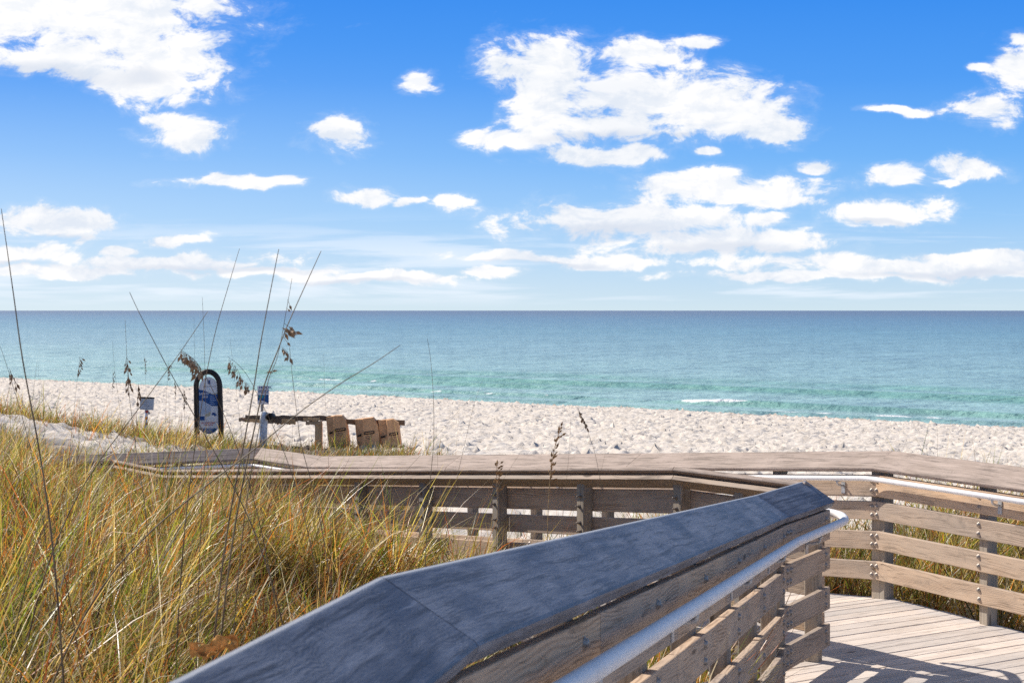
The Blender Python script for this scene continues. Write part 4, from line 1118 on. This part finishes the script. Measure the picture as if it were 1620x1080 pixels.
# clouds
def px2(cx, cy): return ((cx - 810) / F, (491 - cy) / F)
CL = [  # cx, cy, rx, ry  (photo-sized ellipses turned into directions)
 (150, 20, 210, 75), (250, 90, 120, 50), (240, 130, 90, 42), (120, 90, 110, 35), (20, 20, 120, 60),
 (290, 212, 70, 26), (255, 198, 40, 18), (530, 214, 48, 30), (663, 128, 30, 22),
 (350, 287, 85, 10), (430, 290, 40, 9), (575, 308, 45, 14), (710, 316, 42, 15), (655, 315, 20, 8),
 (90, 358, 100, 20), (20, 345, 60, 18), (265, 380, 45, 10), (200, 398, 30, 9), (40, 402, 80, 16),
 (280, 415, 180, 13), (430, 430, 150, 12), (100, 428, 120, 10), (600, 440, 140, 10),
 (870, 105, 85, 50), (850, 160, 65, 50), (800, 215, 60, 16), (1010, 150, 120, 50), (1110, 165, 120, 55), (1180, 185, 90, 38), (960, 190, 120, 34), (1240, 205, 48, 24), (1010, 85, 75, 24), (1100, 70, 45, 10),
 (950, 248, 85, 20), (1000, 240, 50, 16), (1110, 243, 22, 9),
 (1170, 300, 140, 26), (1100, 290, 70, 18), (1240, 320, 80, 16),
 (1000, 350, 190, 36), (920, 345, 115, 28), (1080, 345, 120, 24), (1130, 385, 195, 26), (850, 407, 140, 9), (960, 415, 90, 9), (1225, 345, 40, 12),
 (1400, 333, 95, 26), (1280, 265, 26, 10), (1410, 270, 42, 18), (1545, 268, 58, 20), (1495, 288, 16, 6),
 (1550, 175, 50, 24), (1610, 110, 50, 42), (1545, 105, 22, 8), (1425, 172, 55, 7), (1540, 405, 120, 8), (1380, 420, 220, 14), (1560, 425, 160, 14), (780, 430, 60, 9), (1300, 437, 200, 8), (1610, 60, 30, 14)]
uv = t.n('ShaderNodeCombineXYZ', {0: u, 1: v, 2: 0.0}).outputs[0]
wn = t.noise(t.vmath('MULTIPLY', uv, (16, 30, 1)), 1.0, 3, .6, out=1, dims='2D')
uvw = t.vmath('ADD', uv, t.vmath('MULTIPLY', t.vmath('SUBTRACT', wn, (.5, .5, .5)), (.030, .016, 0)))
def field(lst, vec):
    cur = None
    for cx, cy, rx, ry in lst:
        a, b_ = px2(cx, cy)
        q = t.vmath('MULTIPLY', t.vmath('SUBTRACT', vec, (a, b_, 0)), (F / rx, F / ry, 0))
        L = t.vmath('LENGTH', q)
        cur = L if cur is None else t.math('SMOOTH_MIN', cur, L, .22)
    return t.math('SUBTRACT', 1.0, cur)
Fd = field(CL, uvw)
n1 = t.noise(t.vmath('MULTIPLY', uv, (30, 58, 1)), 1.0, 9, .66, .25, dims='2D')
n1b = t.noise(t.vmath('MULTIPLY', t.vmath('ADD', uv, (-.004, .0055, 0)), (30, 58, 1)), 1.0, 9, .66, .25, dims='2D')
dens = t.math('ADD', Fd, t.math('MULTIPLY', t.math('SUBTRACT', n1, .455), 2.4))
alpha = t.math('MAXIMUM', t.smooth(dens, -.08, .46), t.math('MULTIPLY', t.smooth(dens, -.45, .35), .16))
# faint veil of streaks low over the horizon
veil = t.noise(t.vmath('MULTIPLY', uv, (5, 75, 1)), 1.0, 6, .6, .3, dims='2D')
band = t.math('MULTIPLY', t.smooth(v, .0, .012), t.smooth(v, .062, .026))
alpha2 = t.math('MULTIPLY', t.math('MULTIPLY', t.smooth(veil, .46, .66), band), .6)
UND = [(60, 120, 170, 22), (230, 120, 60, 20), (950, 368, 150, 20), (1140, 400, 170, 13), (950, 215, 130, 12), (1400, 350, 70, 8), (1480, 433, 190, 9), (860, 414, 130, 5), (90, 378, 80, 7), (350, 425, 200, 8), (560, 447, 160, 6), (40, 418, 80, 6), (1060, 215, 60, 8)]
und = t.smooth(field(UND, uvw), -.25, .75)
lite = t.smooth(t.math('SUBTRACT', n1, n1b), -.16, .13)
soft = t.noise(t.vmath('MULTIPLY', uv, (11, 26, 1)), 1.0, 4, .55, dims='2D')
lite = t.math('MULTIPLY_ADD', lite, .5, t.math('MULTIPLY', t.smooth(soft, .34, .60), .5))
ccol = t.mix(lite, (.66, .715, .80), (.93, .915, .90))
ccol = t.mix(t.math('MULTIPLY', und, .70), ccol, (.58, .635, .735))
front = t.math('GREATER_THAN', sep.outputs[1], .03)
sk = t.mix(t.math('MULTIPLY', alpha2, front), base, (.80, .85, .92))
sk = t.mix(t.math('MULTIPLY', alpha, front), sk, ccol)
# clouds added over the unseen rest of the sky for whiter fill light
zz_ = t.math('MAXIMUM', sep.outputs[2], .05)
pl = t.n('ShaderNodeCombineXYZ', {0: t.math('DIVIDE', sep.outputs[0], zz_), 1: t.math('DIVIDE', sep.outputs[1], zz_), 2: 0.0}).outputs[0]
oc = t.math('MULTIPLY', t.smooth(t.noise(pl, 1.3, 6, .6, dims='2D'), .53, .66), .8)
rest = t.math('MAXIMUM', t.math('SUBTRACT', 1.0, front), t.smooth(elev, .24, .34))
sk = t.mix(t.math('MULTIPLY', t.math('MULTIPLY', oc, rest), t.smooth(elev, .02, .12)), sk, (.62, .60, .58))
bg = t.n('ShaderNodeBackground', {'Color': sk, 'Strength': 1.0})
wo = t.n('ShaderNodeOutputWorld'); t.t.links.new(bg.outputs[0], wo.inputs[0])

SC.view_settings.view_transform = 'Standard'; SC.view_settings.look = 'None'
SC.view_settings.exposure = .22; SC.view_settings.gamma = 1
SC.render.engine = 'CYCLES'
SC.cycles.max_bounces = 6; SC.cycles.diffuse_bounces = 3; SC.cycles.glossy_bounces = 3; SC.cycles.transmission_bounces = 3
SC.cycles.use_denoising = False
